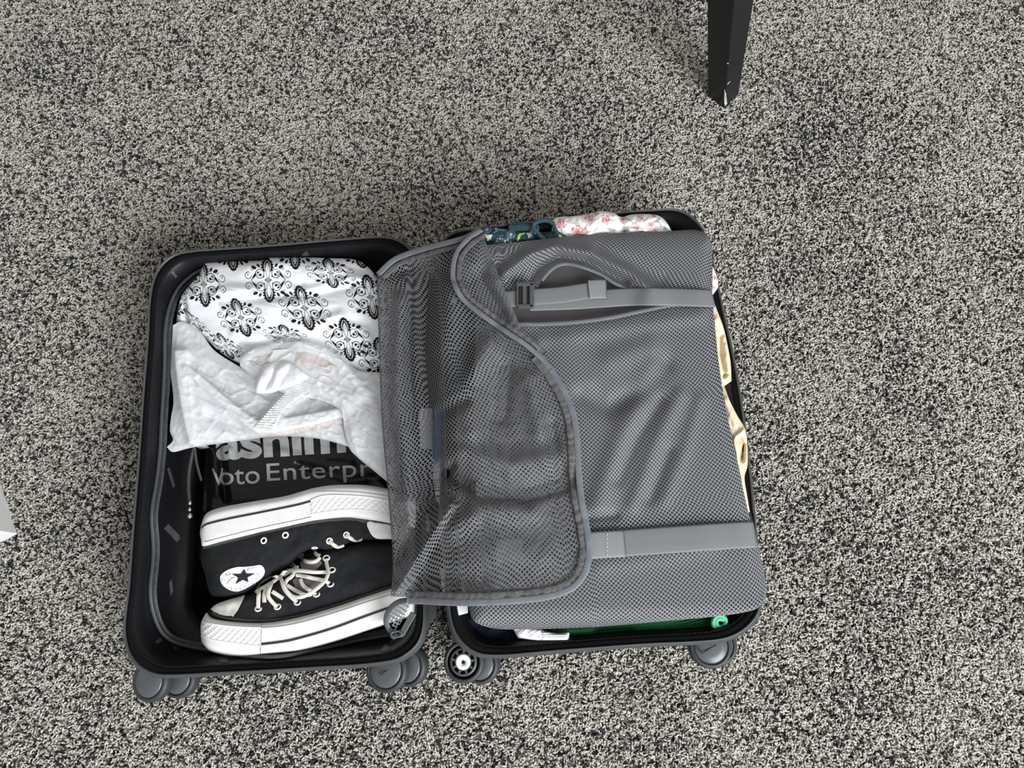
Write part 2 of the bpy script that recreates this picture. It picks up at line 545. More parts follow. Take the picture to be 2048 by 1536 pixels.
M['beige'] = material('greige_cotton', (0.30, 0.285, 0.235), 0.85, 0.4, 500, 0.08, 60)
M['tagwhite'] = material('white_woven_label', (0.80, 0.81, 0.82), 0.7)
M['greylabel'] = material('grey_woven_label', (0.20, 0.205, 0.21), 0.7)
M['leg'] = material('black_painted_wood', (0.009, 0.009, 0.0105), 0.42, 0.1, 60, spec=0.25)
M['chip'] = material('bare_wood_chip', (0.55, 0.52, 0.48), 0.8)
M['whitewood'] = material('white_painted_board', (0.72, 0.725, 0.72), 0.5, 0.05, 60)

# ------------------------------------------------------------------ floor and carpet
def carpet_mat():
    m, nt, bs, out = nodes('speckled_loop_carpet')
    L = nt.links.new
    bs.inputs['Roughness'].default_value = 0.95
    bs.inputs['Specular IOR Level'].default_value = 0.15
    oi = nn(nt, 'ShaderNodeObjectInfo')
    geo = nn(nt, 'ShaderNodeNewGeometry')
    n1 = nn(nt, 'ShaderNodeTexNoise'); n1.inputs['Scale'].default_value = 185; n1.inputs['Detail'].default_value = 2.5
    n1.inputs['Roughness'].default_value = 0.55; n1.inputs['Distortion'].default_value = 0.6
    n2 = nn(nt, 'ShaderNodeTexNoise'); n2.inputs['Scale'].default_value = 5; n2.inputs['Detail'].default_value = 2
    L(geo.outputs['Position'], n1.inputs['Vector']); L(geo.outputs['Position'], n2.inputs['Vector'])
    a = nn(nt, 'ShaderNodeMath', operation='MULTIPLY_ADD'); a.inputs[1].default_value = 0.12
    L(oi.outputs['Random'], a.inputs[0]); L(n1.outputs['Fac'], a.inputs[2])
    b = nn(nt, 'ShaderNodeMath', operation='MULTIPLY_ADD'); b.inputs[1].default_value = 0.16
    L(n2.outputs['Fac'], b.inputs[0]); L(a.outputs[0], b.inputs[2])
    cr = nn(nt, 'ShaderNodeValToRGB')
    e = cr.color_ramp.elements
    e[0].position = 0.545; e[0].color = (0.022, 0.023, 0.024, 1)
    e[1].position = 0.628; e[1].color = (0.42, 0.395, 0.35, 1)
    x = cr.color_ramp.elements.new(0.80); x.color = (0.56, 0.53, 0.48, 1)
    L(b.outputs[0], cr.inputs[0]); L(cr.outputs[0], bs.inputs['Base Color'])
    return m

def floor_mat():
    m, nt, bs, out = nodes('shaded_carpet_base')
    L = nt.links.new
    bs.inputs['Roughness'].default_value = 1.0
    bs.inputs['Specular IOR Level'].default_value = 0.05
    geo = nn(nt, 'ShaderNodeNewGeometry')
    n1 = nn(nt, 'ShaderNodeTexNoise'); n1.inputs['Scale'].default_value = 185; n1.inputs['Detail'].default_value = 2.5
    n1.inputs['Roughness'].default_value = 0.55; n1.inputs['Distortion'].default_value = 0.6
    n2 = nn(nt, 'ShaderNodeTexNoise'); n2.inputs['Scale'].default_value = 5; n2.inputs['Detail'].default_value = 2
    L(geo.outputs['Position'], n1.inputs['Vector']); L(geo.outputs['Position'], n2.inputs['Vector'])
    b = nn(nt, 'ShaderNodeMath', operation='MULTIPLY_ADD'); b.inputs[1].default_value = 0.16
    L(n2.outputs['Fac'], b.inputs[0]); L(n1.outputs['Fac'], b.inputs[2])
    cr = nn(nt, 'ShaderNodeValToRGB')
    e = cr.color_ramp.elements
    e[0].position = 0.53; e[0].color = (0.018, 0.019, 0.020, 1); e[1].position = 0.61; e[1].color = (0.34, 0.32, 0.285, 1)  # pile colours made darker: shade between the loops is put into the colour
    x = cr.color_ramp.elements.new(0.78); x.color = (0.44, 0.415, 0.375, 1)
    L(b.outputs[0], cr.inputs[0]); L(cr.outputs[0], bs.inputs['Base Color'])
    bu = nn(nt, 'ShaderNodeBump'); bu.inputs['Strength'].default_value = 0.6; bu.inputs['Distance'].default_value = 0.002
    L(n1.outputs['Fac'], bu.inputs['Height']); L(bu.outputs[0], bs.inputs['Normal'])
    return m

FM = floor_mat()
fl = mk('floor', [(-4, -4, -0.02), (4, -4, -0.02), (4, 4, -0.02), (-4, 4, -0.02), (-4, -4, -0.0005), (4, -4, -0.0005), (4, 4, -0.0005), (-4, 4, -0.0005)],
        [(3, 2, 1, 0), (4, 5, 6, 7), (0, 1, 5, 4), (1, 2, 6, 5), (2, 3, 7, 6), (3, 0, 4, 7)], FM, smooth=False)
tag(fl, 'speckled grey and black loop pile carpet floor', kind='structure')

CM = carpet_mat()
cp = mk('carpet_pile', [(-0.80, -0.36, 0), (0.80, -0.36, 0), (1.06, 1.16, 0), (-1.06, 1.16, 0)], [(0, 1, 2, 3)], CM, smooth=False)
tag(cp, 'beige and charcoal looped carpet tufts covering the floor', 'carpet', kind='stuff')
gt = bpy.data.node_groups.new('tufts', 'GeometryNodeTree')
gt.interface.new_socket('Geometry', in_out='INPUT', socket_type='NodeSocketGeometry')
gt.interface.new_socket('Geometry', in_out='OUTPUT', socket_type='NodeSocketGeometry')
gi = gt.nodes.new('NodeGroupInput'); go = gt.nodes.new('NodeGroupOutput')
dp = gt.nodes.new('GeometryNodeDistributePointsOnFaces'); dp.distribute_method = 'POISSON'
dp.inputs['Distance Min'].default_value = 0.0019
dp.inputs['Density Max'].default_value = 230000
ip = gt.nodes.new('GeometryNodeInstanceOnPoints')
ico = gt.nodes.new('GeometryNodeMeshIcoSphere'); ico.inputs['Radius'].default_value = 1.0; ico.inputs['Subdivisions'].default_value = 2
tf = gt.nodes.new('GeometryNodeTransform'); tf.inputs['Scale'].default_value = (0.0026, 0.00115, 0.0012)
tf.inputs['Translation'].default_value = (0, 0, 0.0012)
ss = gt.nodes.new('GeometryNodeSetShadeSmooth')
sm = gt.nodes.new('GeometryNodeSetMaterial'); sm.inputs['Material'].default_value = CM
rr = gt.nodes.new('FunctionNodeRandomValue'); rr.data_type = 'FLOAT_VECTOR'
rr.inputs[0].default_value = (-0.22, -0.22, 0); rr.inputs[1].default_value = (0.22, 0.22, 6.283)
rs = gt.nodes.new('FunctionNodeRandomValue'); rs.data_type = 'FLOAT_VECTOR'
rs.inputs[0].default_value = (0.55, 0.7, 0.6); rs.inputs[1].default_value = (1.25, 1.25, 1.5)
rs.inputs['Seed'].default_value = 5
K = gt.links.new
K(gi.outputs[0], dp.inputs['Mesh']); K(dp.outputs['Points'], ip.inputs['Points'])
K(ico.outputs['Mesh'], tf.inputs['Geometry']); K(tf.outputs[0], ss.inputs[0]); K(ss.outputs[0], sm.inputs[0]); K(sm.outputs[0], ip.inputs['Instance'])
K(rr.outputs[0], ip.inputs['Rotation']); K(rs.outputs[0], ip.inputs['Scale'])
K(ip.outputs[0], go.inputs[0])
md = cp.modifiers.new('tufts', 'NODES'); md.node_group = gt

# ------------------------------------------------------------------ furniture at the frame's edges
# black leg of a piece of furniture, square and tapered, one corner towards the suitcase
pf, pr_, pl_ = at(1448, 219, 0.0), at(1477, 191, 0.0), at(1415, 194, 0.0)
bc = np.array([pf, pr_, pl_ + pr_ - pf, pl_])
cen = bc.mean(0)
rows = []
for z_ in (0.0, 0.008, 0.12, 0.30, 0.45):
    q = cen + (bc - cen) * (1 + 1.42 * z_) * (0.97 if z_ == 0 else 1.0) + np.array([-0.211 * z_, 0.008 * z_, z_])
    rows.append(q)
V = np.vstack(rows)
F = [list(f) for f in gridfaces(5, 4, cv=True)] + [[3, 2, 1, 0], [16, 17, 18, 19]]
leg = mk('furniture_leg', V, F, M['leg'], smooth=False, bvh=True)
tag(leg, 'tapered black painted wooden furniture leg with pale chips near its foot', 'leg')
bv = leg.modifiers.new('bevel', 'BEVEL'); bv.width = 0.0016; bv.segments = 2; bv.limit_method = 'ANGLE'
for poly in ([(1453.5, 168), (1459.5, 162), (1460, 163.3), (1454.3, 169)], [(1455, 125), (1457, 126), (1456.5, 128), (1454.8, 127.4)],
             [(1449, 180), (1450.4, 178), (1450.6, 192), (1449.6, 204), (1454, 207), (1449.2, 212)]):
    drapepoly('paint_chip', poly, [leg.name], 0.0006, M['chip'], leg, 3)

# white board furniture corner at the left edge
c0 = at(36, 1068, 0.0); e1 = at(0, 961, 0.0) - c0; e2 = at(0, 1092, 0.0) - c0
e1 /= np.linalg.norm(e1); e2 = e2 / np.linalg.norm(e2)
e2 = e2 - e1 * np.dot(e1, e2) * 0.85; e2 /= np.linalg.norm(e2)
b4 = np.array([c0, c0 + e1 * 0.45, c0 + e1 * 0.45 + e2 * 0.4, c0 + e2 * 0.4])
V = np.vstack([b4, b4 + [0, 0, 0.40]])
bx = mk('white_cabinet', V, [(0, 1, 2, 3), (7, 6, 5, 4), (1, 0, 4, 5), (2, 1, 5, 6), (3, 2, 6, 7), (0, 3, 7, 4)], M['whitewood'], smooth=False)
tag(bx, 'plain white painted cabinet corner standing on the carpet', 'cabinet')
bv = bx.modifiers.new('bevel', 'BEVEL'); bv.width = 0.0012; bv.segments = 2

# ------------------------------------------------------------------ suitcase shells
ZL, ZR = 0.092, 0.130
suit = empty('suitcase', at(870, 900, 0.0), 'open black hard shell carry-on suitcase with grey mesh compartments lying on carpet', 'suitcase')

OL = [(416, 493), (490, 488), (570, 482), (660, 474), (748, 467.5), (778, 468), (800, 474), (822, 489), (834, 510), (839, 560), (843, 700), (848, 900), (852, 1080),
      (854, 1215), (852, 1262), (842, 1292), (820, 1314), (790, 1328), (720, 1337), (620, 1343), (520, 1349), (420, 1354), (337, 1358), (300, 1355), (268, 1338),
      (248, 1310), (240, 1268), (244, 1220), (249, 1180), (258, 1060), (268, 940), (278, 800), (288, 675), (292, 600), (300, 555), (316, 525), (345, 503), (380, 496)]
OR = [(1006, 444), (1080, 435), (1160, 425), (1240, 418), (1300, 414), (1344, 411.5), (1372, 417), (1394, 432), (1412, 455), (1424, 495), (1439, 552), (1451, 612),
      (1466, 675), (1478, 735), (1491, 815), (1503, 905), (1512, 985), (1520, 1075), (1527, 1150), (1530, 1200), (1523, 1232), (1506, 1256), (1480, 1275), (1446, 1286),
      (1388, 1291), (1300, 1295), (1200, 1302), (1100, 1310), (1020, 1317), (975, 1318), (950, 1314), (928, 1302), (909, 1282), (897, 1256), (891, 1215),
      (888, 1100), (885, 950), (882, 800), (878, 650), (873, 540), (874, 495), (882, 473), (898, 461), (926, 453)]
NS = 220

def shell(OUT, zr, lab):
    P = crv(OUT, NS, closed=True)
    W = at(P[:, 0], P[:, 1], zr)[:, :2]
    if np.sum(W[:, 0] * np.roll(W[:, 1], -1) - np.roll(W[:, 0], -1) * W[:, 1]) < 0: W = W[::-1]
    c = (W.max(0) + W.min(0)) / 2; h = (W.max(0) - W.min(0)) / 2
    def ring(ins, z, wob=None):
        R = c + (W - c) * (1 - ins / h)
        zz = np.full(NS, z) if wob is None else z + wob
        return np.column_stack([R, zz])
    def band(name, rs, mat, parent, cap0=False, cap1=False, label=None):
        V = np.vstack(rs)
        F = [list(f) for f in gridfaces(len(rs), NS, cv=True)]
        if cap0: F.append(list(range(NS))[::-1])
        if cap1: F.append([(len(rs) - 1) * NS + k for k in range(NS)])
        return mk(name, V, F, mat, parent, label=label)
    # outer tub with wall thickness; bottom with raised ribs
    outer = [ring(0.030, 0.004), ring(0.014, 0.008), ring(0.006, 0.018), ring(0.002, 0.04), ring(0.0012, zr - 0.012), ring(0.0016, zr - 0.007)]
    sh = band('shell', outer, M['shell'], suit, cap0=True, label=lab)
    band('rim_lip', [ring(0.0022, zr - 0.012), ring(0.0, zr - 0.0105), ring(0.0, zr - 0.0085), ring(0.0018, zr - 0.0040), ring(0.0034, zr - 0.0008), ring(0.0042, zr), ring(0.0048, zr - 0.0006), ring(0.0056, zr - 0.004)],
         M['lip'], sh, label='grey plastic rim')
    th = np.arange(NS)
    band('zipper_tape', [ring(0.0052, zr - 0.0046), ring(0.0056, zr - 0.0030), ring(0.0095, zr - 0.0032), ring(0.0128, zr - 0.0050), ring(0.0132, zr - 0.0075)], M['tape'], sh)
    # coil teeth: many small beads along the tape's inner edge
    Q = crv(list(map(tuple, ring(0.0131, 0)[:, :2])), 640, closed=True)
    lst = []
    T = np.roll(Q, -1, 0) - np.roll(Q, 1, 0); T /= np.linalg.norm(T, axis=1)[:, None]
    for k in range(len(Q)):
        t = T[k]; nrm = np.array([-t[1], t[0]])
        a, b = 0.0006, 0.0008
        p = Q[k]
        q = [p + t * a + nrm * b, p - t * a + nrm * b, p - t * a - nrm * b, p + t * a - nrm * b]
        vv = [(x, y, zr - 0.0062) for x, y in q] + [(x * .6 + p[0] * .4, y * .6 + p[1] * .4, zr - 0.0042) for x, y in q]
        lst.append((vv, [(4, 5, 6, 7), (0, 1, 5, 4), (1, 2, 6, 5), (2, 3, 7, 6), (3, 0, 4, 7)]))
    V, F = join(lst)
    o = mk('zipper_teeth', V, F, M['teeth'], sh, smooth=False); o['kind'] = 'stuff'
    wob = 0.0015 * np.sin(th * 0.43) + 0.001 * np.sin(th * 0.9 + 1)
    ln = band('lining', [ring(0.0138, zr - 0.0065), ring(0.0165, zr - 0.011), ring(0.019, zr - 0.022, wob), ring(0.023, zr * 0.45, wob), ring(0.028, 0.026), ring(0.042, 0.013), ring(0.055, 0.0115)],
              M['lining'], sh, cap1=True)
    V = np.vstack([ring(0.0138, zr - 0.0065), ring(0.0165, zr - 0.011), ring(0.019, zr - 0.022, wob), ring(0.023, zr * 0.45, wob), ring(0.028, 0.026), ring(0.042, 0.013), ring(0.055, 0.0115)])
    F = [list(f) for f in gridfaces(7, NS, cv=True)] + [[6 * NS + k for k in range(NS)]]
    BVS[ln.name] = BVHTree.FromPolygons([Vector(v) for v in V], F)
    return sh, ln

shL, lnL = shell(OL, ZL, 'shallow black half shell holding the sneakers and shoe bags')
shR, lnR = shell(OR, ZR, 'deep black half shell closed by the grey mesh panel')

# ---- printed marks on the left lining
def mark(poly, txt=None):
    o = drapepoly('printed_mark', poly, [lnL.name], 0.0006, M['tagprint'], shL, 6)
    return o
for poly in ([(335, 535), (339, 533), (355, 553), (350, 556)],
             [(327, 1057), (336, 1048), (358, 1070), (360, 1078), (353, 1084)],
             [(333, 938), (338, 934), (350, 972), (345, 976)],
             [(338, 1165), (343, 1158), (346, 1182), (341, 1192)],
             [(309, 1284), (320, 1275), (324, 1281), (314, 1289)], [(344, 1292), (356, 1297), (350, 1300)],
             [(434, 1315), (452, 1317), (465, 1333), (447, 1334)],
             [(761, 1300), (772, 1288), (785, 1302), (772, 1309)], [(744, 1266), (753, 1256), (755, 1259), (747, 1269)],
             [(604, 508), (613, 502), (620, 510), (606, 512)], [(519, 502), (530, 503), (536, 500), (530, 508)]):
    mark(poly)

# ---- left shell: half of the divider's zipper sewn round the lining
zt = crv([(700, 517), (600, 516), (500, 522), (430, 527), (397, 537), (358, 566), (340, 597), (329, 633), (325, 680), (325, 735), (318, 850), (316, 900), (308, 970), (298, 1027), (303, 1104), (295, 1177),
          (299, 1217), (314, 1262), (331, 1282), (361, 1294), (425, 1305), (475, 1316), (560, 1318), (640, 1303), (720, 1284), (783, 1272)], 150)
sdark = crv(zt, 150)
ribbon('divider_zipper', smooth3(drapes(zt, [lnL.name], 0.0030), 6), 0.0042, 0.002, M['zipdark'], shL, label='slate zipper half round the lining')
t_ = np.gradient(zt, axis=0); t_ /= np.linalg.norm(t_, axis=1)[:, None]
inn = zt + np.column_stack([t_[:, 1], -t_[:, 0]]) * -8
cx_, cy_ = 560, 900
dirn = np.sign((cx_ - zt[:, 0]) * (inn - zt)[:, 0] + (cy_ - zt[:, 1]) * (inn - zt)[:, 1])
inn = zt + (inn - zt) * dirn[:, None]
B_ = smooth3(drapes(inn, [lnL.name], 0.0022), 6) + np.column_stack([np.zeros(150), np.zeros(150), 0.0009 * vnoise(np.arange(150) / 1.3, np.zeros(150), 2)])
ribbon('gathered_binding', B_, 0.0075, 0.0022, material('charcoal_gathered_binding', (0.045, 0.045, 0.047), 0.6, 0.6, 500, 0.3, 160), shL)

# ---- hinge between the halves
hp = crv([(861, 560), (866, 800), (870, 1000), (872, 1205)], 30)
ribbon('hinge_strip', at(hp[:, 0], hp[:, 1], 0.076), 0.02, 0.004, M['tape'], suit)
hv = at([855, 873, 872, 860, 854], [1205, 1205, 1234, 1246, 1262], 0.072)
V = np.vstack([hv, hv - [0, 0, 0.012]])
mk('hinge_plate', V, [(4, 3, 2, 1, 0), (5, 6, 7, 8, 9)] + [(i, (i + 1) % 5, (i + 1) % 5 + 5, i + 5) for i in range(5)], M['lip'], suit, smooth=False)

# ---- wheels
def wheel(px, py, z, rad, axis, style):
    c = at(px, py, z); w = 0.008
    V, F = lathe([(rad * .70, -w), (rad * .9, -w), (rad * .985, -w * .7), (rad, -w * .2), (rad, w * .35), (rad * .965, w * .8), (rad * .88, w), (rad * .80, w), (rad * .775, w * .75)], 40, c, axis, False)
    F = F + [list(range(40))[::-1]]
    if style == 'cap':
        t = mk('wheel', V, F, M['tire'], suit)
        V, F = lathe([(rad * .775, w * .4), (rad * .765, w * .92), (rad * .70, w * 1.12), (rad * .4, w * 1.3), (rad * .12, w * 1.36), (0.0002, w * 1.37)], 40, c, axis)
        mk('hub_cap', V, F, M['cap'], t, label='domed grey wheel cap')
    else:
        t = mk('wheel', V, F, M['tire'], suit)
        V, F = lathe([(rad * .775, -w * .5), (rad * .775, w * .35), (0.0002, w * .35)], 40, c, axis)
        mk('hub_recess', V, F, M['black'], t)
        lst = [lathe([(rad * .66, 0), (rad * .66, w * .8), (rad * .60, w * .95), (rad * .56, w * .95), (rad * .56, 0)], 40, c, axis, False),
               lathe([(rad * .40, 0), (rad * .40, w * .95), (rad * .34, w * .95), (rad * .3, 0)], 32, c, axis, False)]
        q = np.array(Vector(axis).normalized().to_track_quat('Z', 'Y').to_matrix())
        for k in range(9):
            a = k * 2 * math.pi / 9 + 0.2
            d = np.array([math.cos(a), math.sin(a), 0]); s = np.array([-d[1], d[0], 0]) * rad * .055
            pts = [d * rad * .36 + s, d * rad * .6 + s, d * rad * .6 - s, d * rad * .36 - s]
            vv = [p + np.array([0, 0, w * .9]) for p in pts] + [p + np.array([0, 0, w * .3]) for p in pts]
            vv = np.array(vv) @ q.T + c
            lst.append((vv, [(0, 3, 2, 1), (0, 1, 5, 4), (1, 2, 6, 5), (2, 3, 7, 6), (3, 0, 4, 7)]))
        V, F = join(lst)
        mk('spoked_hub', V, F, M['hub'], t, smooth=False)
        V, F = lathe([(rad * .36, w * .8), (rad * .36, w * 1.02), (rad * .33, w * 1.08), (rad * .10, w * 1.08), (rad * .09, w * .8)], 36, c, axis, False)
        mk('axle_washer', V, F, M['washer'], t, label='white axle washer')
        V, F = lathe([(rad * .10, w * .7), (rad * .10, w * .85), (0.0002, w * .85)], 20, c, axis)
        mk('axle_bolt', V, F, M['black'], t)
    return t

axL = (-0.28, -0.05, 1.0)
axB = (-0.42, -0.10, 1.0)
wheel(306, 1360, 0.046, 0.0255, axL, 'cap')
wheel(362, 1355, 0.030, 0.0245, axL, 'spoke2' if False else 'cap')
wheel(776, 1339, 0.050, 0.0270, axL, 'cap')
wheel(818, 1330, 0.028, 0.0260, axB, 'cap')
wheel(929, 1323, 0.058, 0.0252, (-0.16, -0.02, 1.0), 'spokes')
wheel(962, 1327, 0.034, 0.0245, (-0.3, -0.05, 1.0), 'cap')
wheel(1419, 1292, 0.054, 0.0265, (-0.05, 0.0, 1.0), 'cap')
wheel(1432, 1290, 0.032, 0.0255, (-0.05, 0.0, 1.0), 'cap')
# axle housings that carry the wheels
for (px, py, z) in ((330, 1322, 0.035), (800, 1300, 0.036), (945, 1288, 0.044), (1424, 1262, 0.042)):
    c = at(px, py, z)
    V, F = lathe([(0.012, -0.022), (0.0165, -0.018), (0.017, 0.016), (0.013, 0.02)], 20, c, (0, -0.25, 1))
    mk('wheel_housing', V, F, M['shell'], suit)

# engraved frame corner on two wheel caps
for pts, z in (([(1394, 1294), (1404, 1307), (1432, 1290)], 0.0652), ([(757, 1344), (762, 1350), (782, 1335)], 0.0615)):
    c = np.array(pts, float)
    cc = np.vstack([crv([c[0], c[1]], 8), crv([c[1], c[2]], 8)[1:]])
    tube('engraved_mark', at(cc[:, 0], cc[:, 1], z), 0.0005, M['black'], suit, seg=6)

# ------------------------------------------------------------------ things in the deep (right) half, seen round the panel
def rose_col(px, py, u, v):
    base = np.ones(px.shape + (3,)) * np.array([0.80, 0.79, 0.775])
    n = fbm(px / 26.0, py / 26.0, 3)
    r = random.Random(4)
    spots = [(1121, 447, 13), (1158, 461, 17), (1178, 436, 11), (1212, 439, 14), (1192, 426, 7), (1247, 436, 8), (1280, 436, 9), (1301, 448, 9), (1272, 456, 8), (1308, 431, 7), (1240, 428, 6), (1311, 462, 9), (1430, 555, 7), (1428, 575, 6)]
    for (x, y, R) in spots:
        ang = np.arctan2(py - y, px - x); d = np.hypot(px - x, (py - y) * 1.15)
        rr = R * (0.86 + 0.14 * np.cos(5 * ang + x))
        m = np.clip((rr - d) / 2.0, 0, 1)
        petals = 0.5 + 0.5 * np.sin(d * 0.75 + 4.5 * fbm(px / 7, py / 7, int(x) % 17, 2) + 2 * ang)
        pink = np.array([0.72, 0.30, 0.29]) * (1 - petals[..., None] * 0.0) * (0.55 + 0.45 * petals[..., None]) + np.array([0.22, 0.26, 0.25]) * petals[..., None]
        core = np.clip(1 - d / (R * 0.35), 0, 1)[..., None]
        pink = pink * (1 - core * 0.45)
        base = base * (1 - m[..., None]) + pink * m[..., None]
    leaves = [(1152, 450, 8, 0.6), (1192, 459, 9, -0.7), (1258, 440, 8, 0.5), (1222, 459, 12, 0.2), (1290, 440, 7, -0.5), (1250, 462, 8, -0.2), (1320, 448, 8, 1.0), (1137, 434, 5, 0.8), (1286, 464, 9, 0.1), (1204, 432, 4, 0.9), (1330, 455, 6, 1.2), (1265, 446, 6, 1.0)]
    for (x, y, R, a) in leaves:
        dx = (px - x) * math.cos(a) + (py - y) * math.sin(a); dy = -(px - x) * math.sin(a) + (py - y) * math.cos(a)
        m = np.clip((1 - (dx / R) ** 2 - (dy / (R * 0.24)) ** 2) * 2, 0, 1)[..., None] * 0.8
        base = base * (1 - m) + np.array([0.27, 0.29, 0.22]) * m
    return base

def teal_col(px, py, u, v):
    base = np.ones(px.shape + (3,)) * np.array([0.008, 0.040, 0.055])
    def blob(x, y, rx, ry, a, c, soft=2.0):
        nonlocal base
        dx = (px - x) * math.cos(a) + (py - y) * math.sin(a); dy = -(px - x) * math.sin(a) + (py - y) * math.cos(a)
        m = np.clip((1 - (dx / rx) ** 2 - (dy / ry) ** 2) * soft, 0, 1)[..., None]
        base = base * (1 - m) + np.array(c) * m
    W_ = (0.62, 0.70, 0.64); LM = (0.42, 0.58, 0.12); BL = (0.28, 0.48, 0.58); AQ = (0.10, 0.36, 0.40)
    flowers = [(978, 474), (1060, 468), (893, 660), (901, 722), (897, 740), (887, 795), (884, 812), (906, 600)]
    for (x, y) in flowers:
        for k in range(7):
            a = k * 2.4; d = 1.6 + 0.75 * k
            blob(x + d * math.cos(a), y + d * math.sin(a) * .9, 2.9, 2.3, a, W_)
    for (x, y) in [(1022, 469), (974, 459), (896, 690), (885, 770), (902, 635)]:
        blob(x, y, 4.5, 4.5, 0, BL, 1.2)
        for k in range(12):
            a = k * math.pi / 6
            blob(x + 7.5 * math.cos(a), y + 6.5 * math.sin(a), 1.0, 1.0, 0, (0.6, 0.68, 0.68))
    for (x, y) in [(996, 483), (1031, 458), (990, 490), (1002, 478), (1118, 462), (905, 760), (890, 620)]:
        for k in range(9):
            a = k * 0.7 + x; d = 2 + (k % 4) * 1.7
            blob(x + d * math.cos(a), y + d * math.sin(a), 0.95, 0.95, 0, (0.6, 0.68, 0.68))
    for (x, y, rx, ry, a, c) in [(1038, 474, 10, 3, 1.9, LM), (1044, 468, 8, 2, -0.3, LM), (972, 470, 8, 1.8, 0.2, LM), (966, 473, 5, 1.6, 1.0, LM), (1122, 474, 7, 3.2, 0.9, LM),
                                 (993, 462, 9, 1.3, -0.6, AQ), (1003, 460, 11, 1.3, 0.1, AQ), (992, 457, 3, 3, 0, (0.4, 0.55, 0.3)), (1010, 484, 2.2, 5, 0.2, W_), (1016, 481, 2, 6, -0.2, AQ), (1020, 485, 5, 1.8, -0.7, LM), (1032, 486, 3, 2, 0, W_),
                                 (900, 752, 2.5, 7, 0.1, LM), (917, 768, 2, 8, 0.3, LM), (884, 668, 8, 1.5, 0.6, AQ), (880, 704, 2, 8, 0.4, AQ), (912, 695, 1.6, 7, -0.4, LM), (884, 738, 8, 1.4, -0.5, AQ)]:
        blob(x, y, rx, ry, a, c)
    return base

# rose print garment along the far wall
G = coons([(1104, 441), (1113, 435), (1144, 432), (1176, 428), (1202, 422.5), (1227, 426), (1242, 434), (1265, 429), (1303, 428.5), (1322, 434), (1335, 447), (1343, 461)],
          [(1104, 500), (1160, 500), (1240, 496), (1300, 492), (1352, 488)], nu=190, nv=60)
ro = pillow('rose_print_garment', G, lambda x, y, u, v: 0.1275 - 0.030 * np.clip(v - 0.25, 0, 1), 0.014, 0.07, M['rose'], None, e=lambda u, v: edgefn(u, v, 6, 5, 0.45, 0.6), col=rose_col,
            zadd=lambda x, y, u, v: folds(x, y, [([(1242, 434), (1250, 470)], 7, -0.011), ([(1200, 424), (1180, 470)], 10, 0.005), ([(1255, 450), (1330, 458)], 5, -0.006), ([(1265, 433), (1290, 460)], 6, 0.004)]) + 0.003 * fbm(x / 12, y / 9, 1))
tag(ro, 'white cotton garment printed with pink roses folded beside the teal pouch', 'garment')
G = coons([(1405, 534), (1424, 533), (1430, 543)], [(1405, 600), (1426, 588), (1437, 573)], right=[(1430, 543), (1435, 558), (1437, 573)], nu=30, nv=40)
ro2 = pillow('rose_print_scrap', G, 0.1285, 0.008, 0.07, M['rose'], None, e=lambda u, v: edgefn(u, v, 5, 4, 0.5, 0.5), col=rose_col)
tag(ro2, 'white rose print cloth edge poking out between the top strap and the rim', 'garment')

# teal floral pouch with a twisted drawstring
G = coons([(958, 459), (972, 455), (1000, 456), (1030, 459), (1060, 462), (1090, 464), (1115, 461), (1128, 468), (1140, 480)], [(950, 520), (1000, 515), (1060, 510), (1110, 505), (1146, 500)], nu=230, nv=75)
te = pillow('teal_floral_pouch', G, lambda x, y, u, v: 0.126 - 0.028 * np.clip(v - 0.3, 0, 1), 0.013, 0.07, M['teal'], None, e=lambda u, v: edgefn(u, v, 6, 5, 0.45, 0.6), col=teal_col, bvh=True,
            zadd=lambda x, y, u, v: folds(x, y, [([(1075, 462), (1090, 500)], 9, -0.012), ([(1000, 460), (1010, 500)], 22, 0.004)]) + 0.002 * fbm(x / 16, y / 12, 5))
tag(te, 'dark teal floral drawstring pouch with white and lime blossoms', 'pouch')
rope = crv([(1089, 478), (1081, 472), (1074, 464), (1067, 456), (1068, 448), (1076, 443), (1086, 441), (1097, 442), (1106, 448), (1110, 458), (1114, 466)], 90)
zr_ = 0.1395 + 0.004 * np.sin(np.linspace(0, 3.1, 90))
RP = at(rope[:, 0], rope[:, 1], zr_)
T = np.gradient(RP, axis=0); T /= np.linalg.norm(T, axis=1)[:, None]
S = np.cross(T, [0, 0, 1]); S /= np.linalg.norm(S, axis=1)[:, None]; N = np.cross(S, T)
lst = []
for k in range(3):
    a = np.linspace(0, 2 * np.pi * 7, 90) + k * 2.094
    lst.append(tube('', RP + 0.0015 * (np.cos(a)[:, None] * S + np.sin(a)[:, None] * N), 0.0016, None, seg=8, ret=True))
V, F = join(lst)
dr = mk('drawstring', V, F, M['tealrope'], te, label='dark teal twisted cord')
kn = crv([(1062, 462), (1066, 454), (1072, 450), (1075, 457), (1070, 466), (1064, 462)], 30)
tube('knot', at(kn[:, 0], kn[:, 1], 0.1415), 0.0024, M['tealrope'], dr, seg=8)
lst = []
for k in range(22):
    f = k / 21.0
    p0 = (1066, 452 + 8 * f); p1 = (1046 + 3 * math.sin(k * 2.1), 445.5 + 15 * f); p2 = (1026 + 9 * math.sin(k * 1.7), 445 + 17 * f)
    c = crv([p0, p1, p2], 10)
    lst.append(tube('', at(c[:, 0], c[:, 1], 0.1385 + 0.003 * math.sin(f * 3.14) - np.linspace(0, 0.004, 10)), 0.0009, None, seg=5, ret=True))
V, F = join(lst)
o = mk('tassel', V, F, M['tealrope'], dr); o['kind'] = 'stuff'

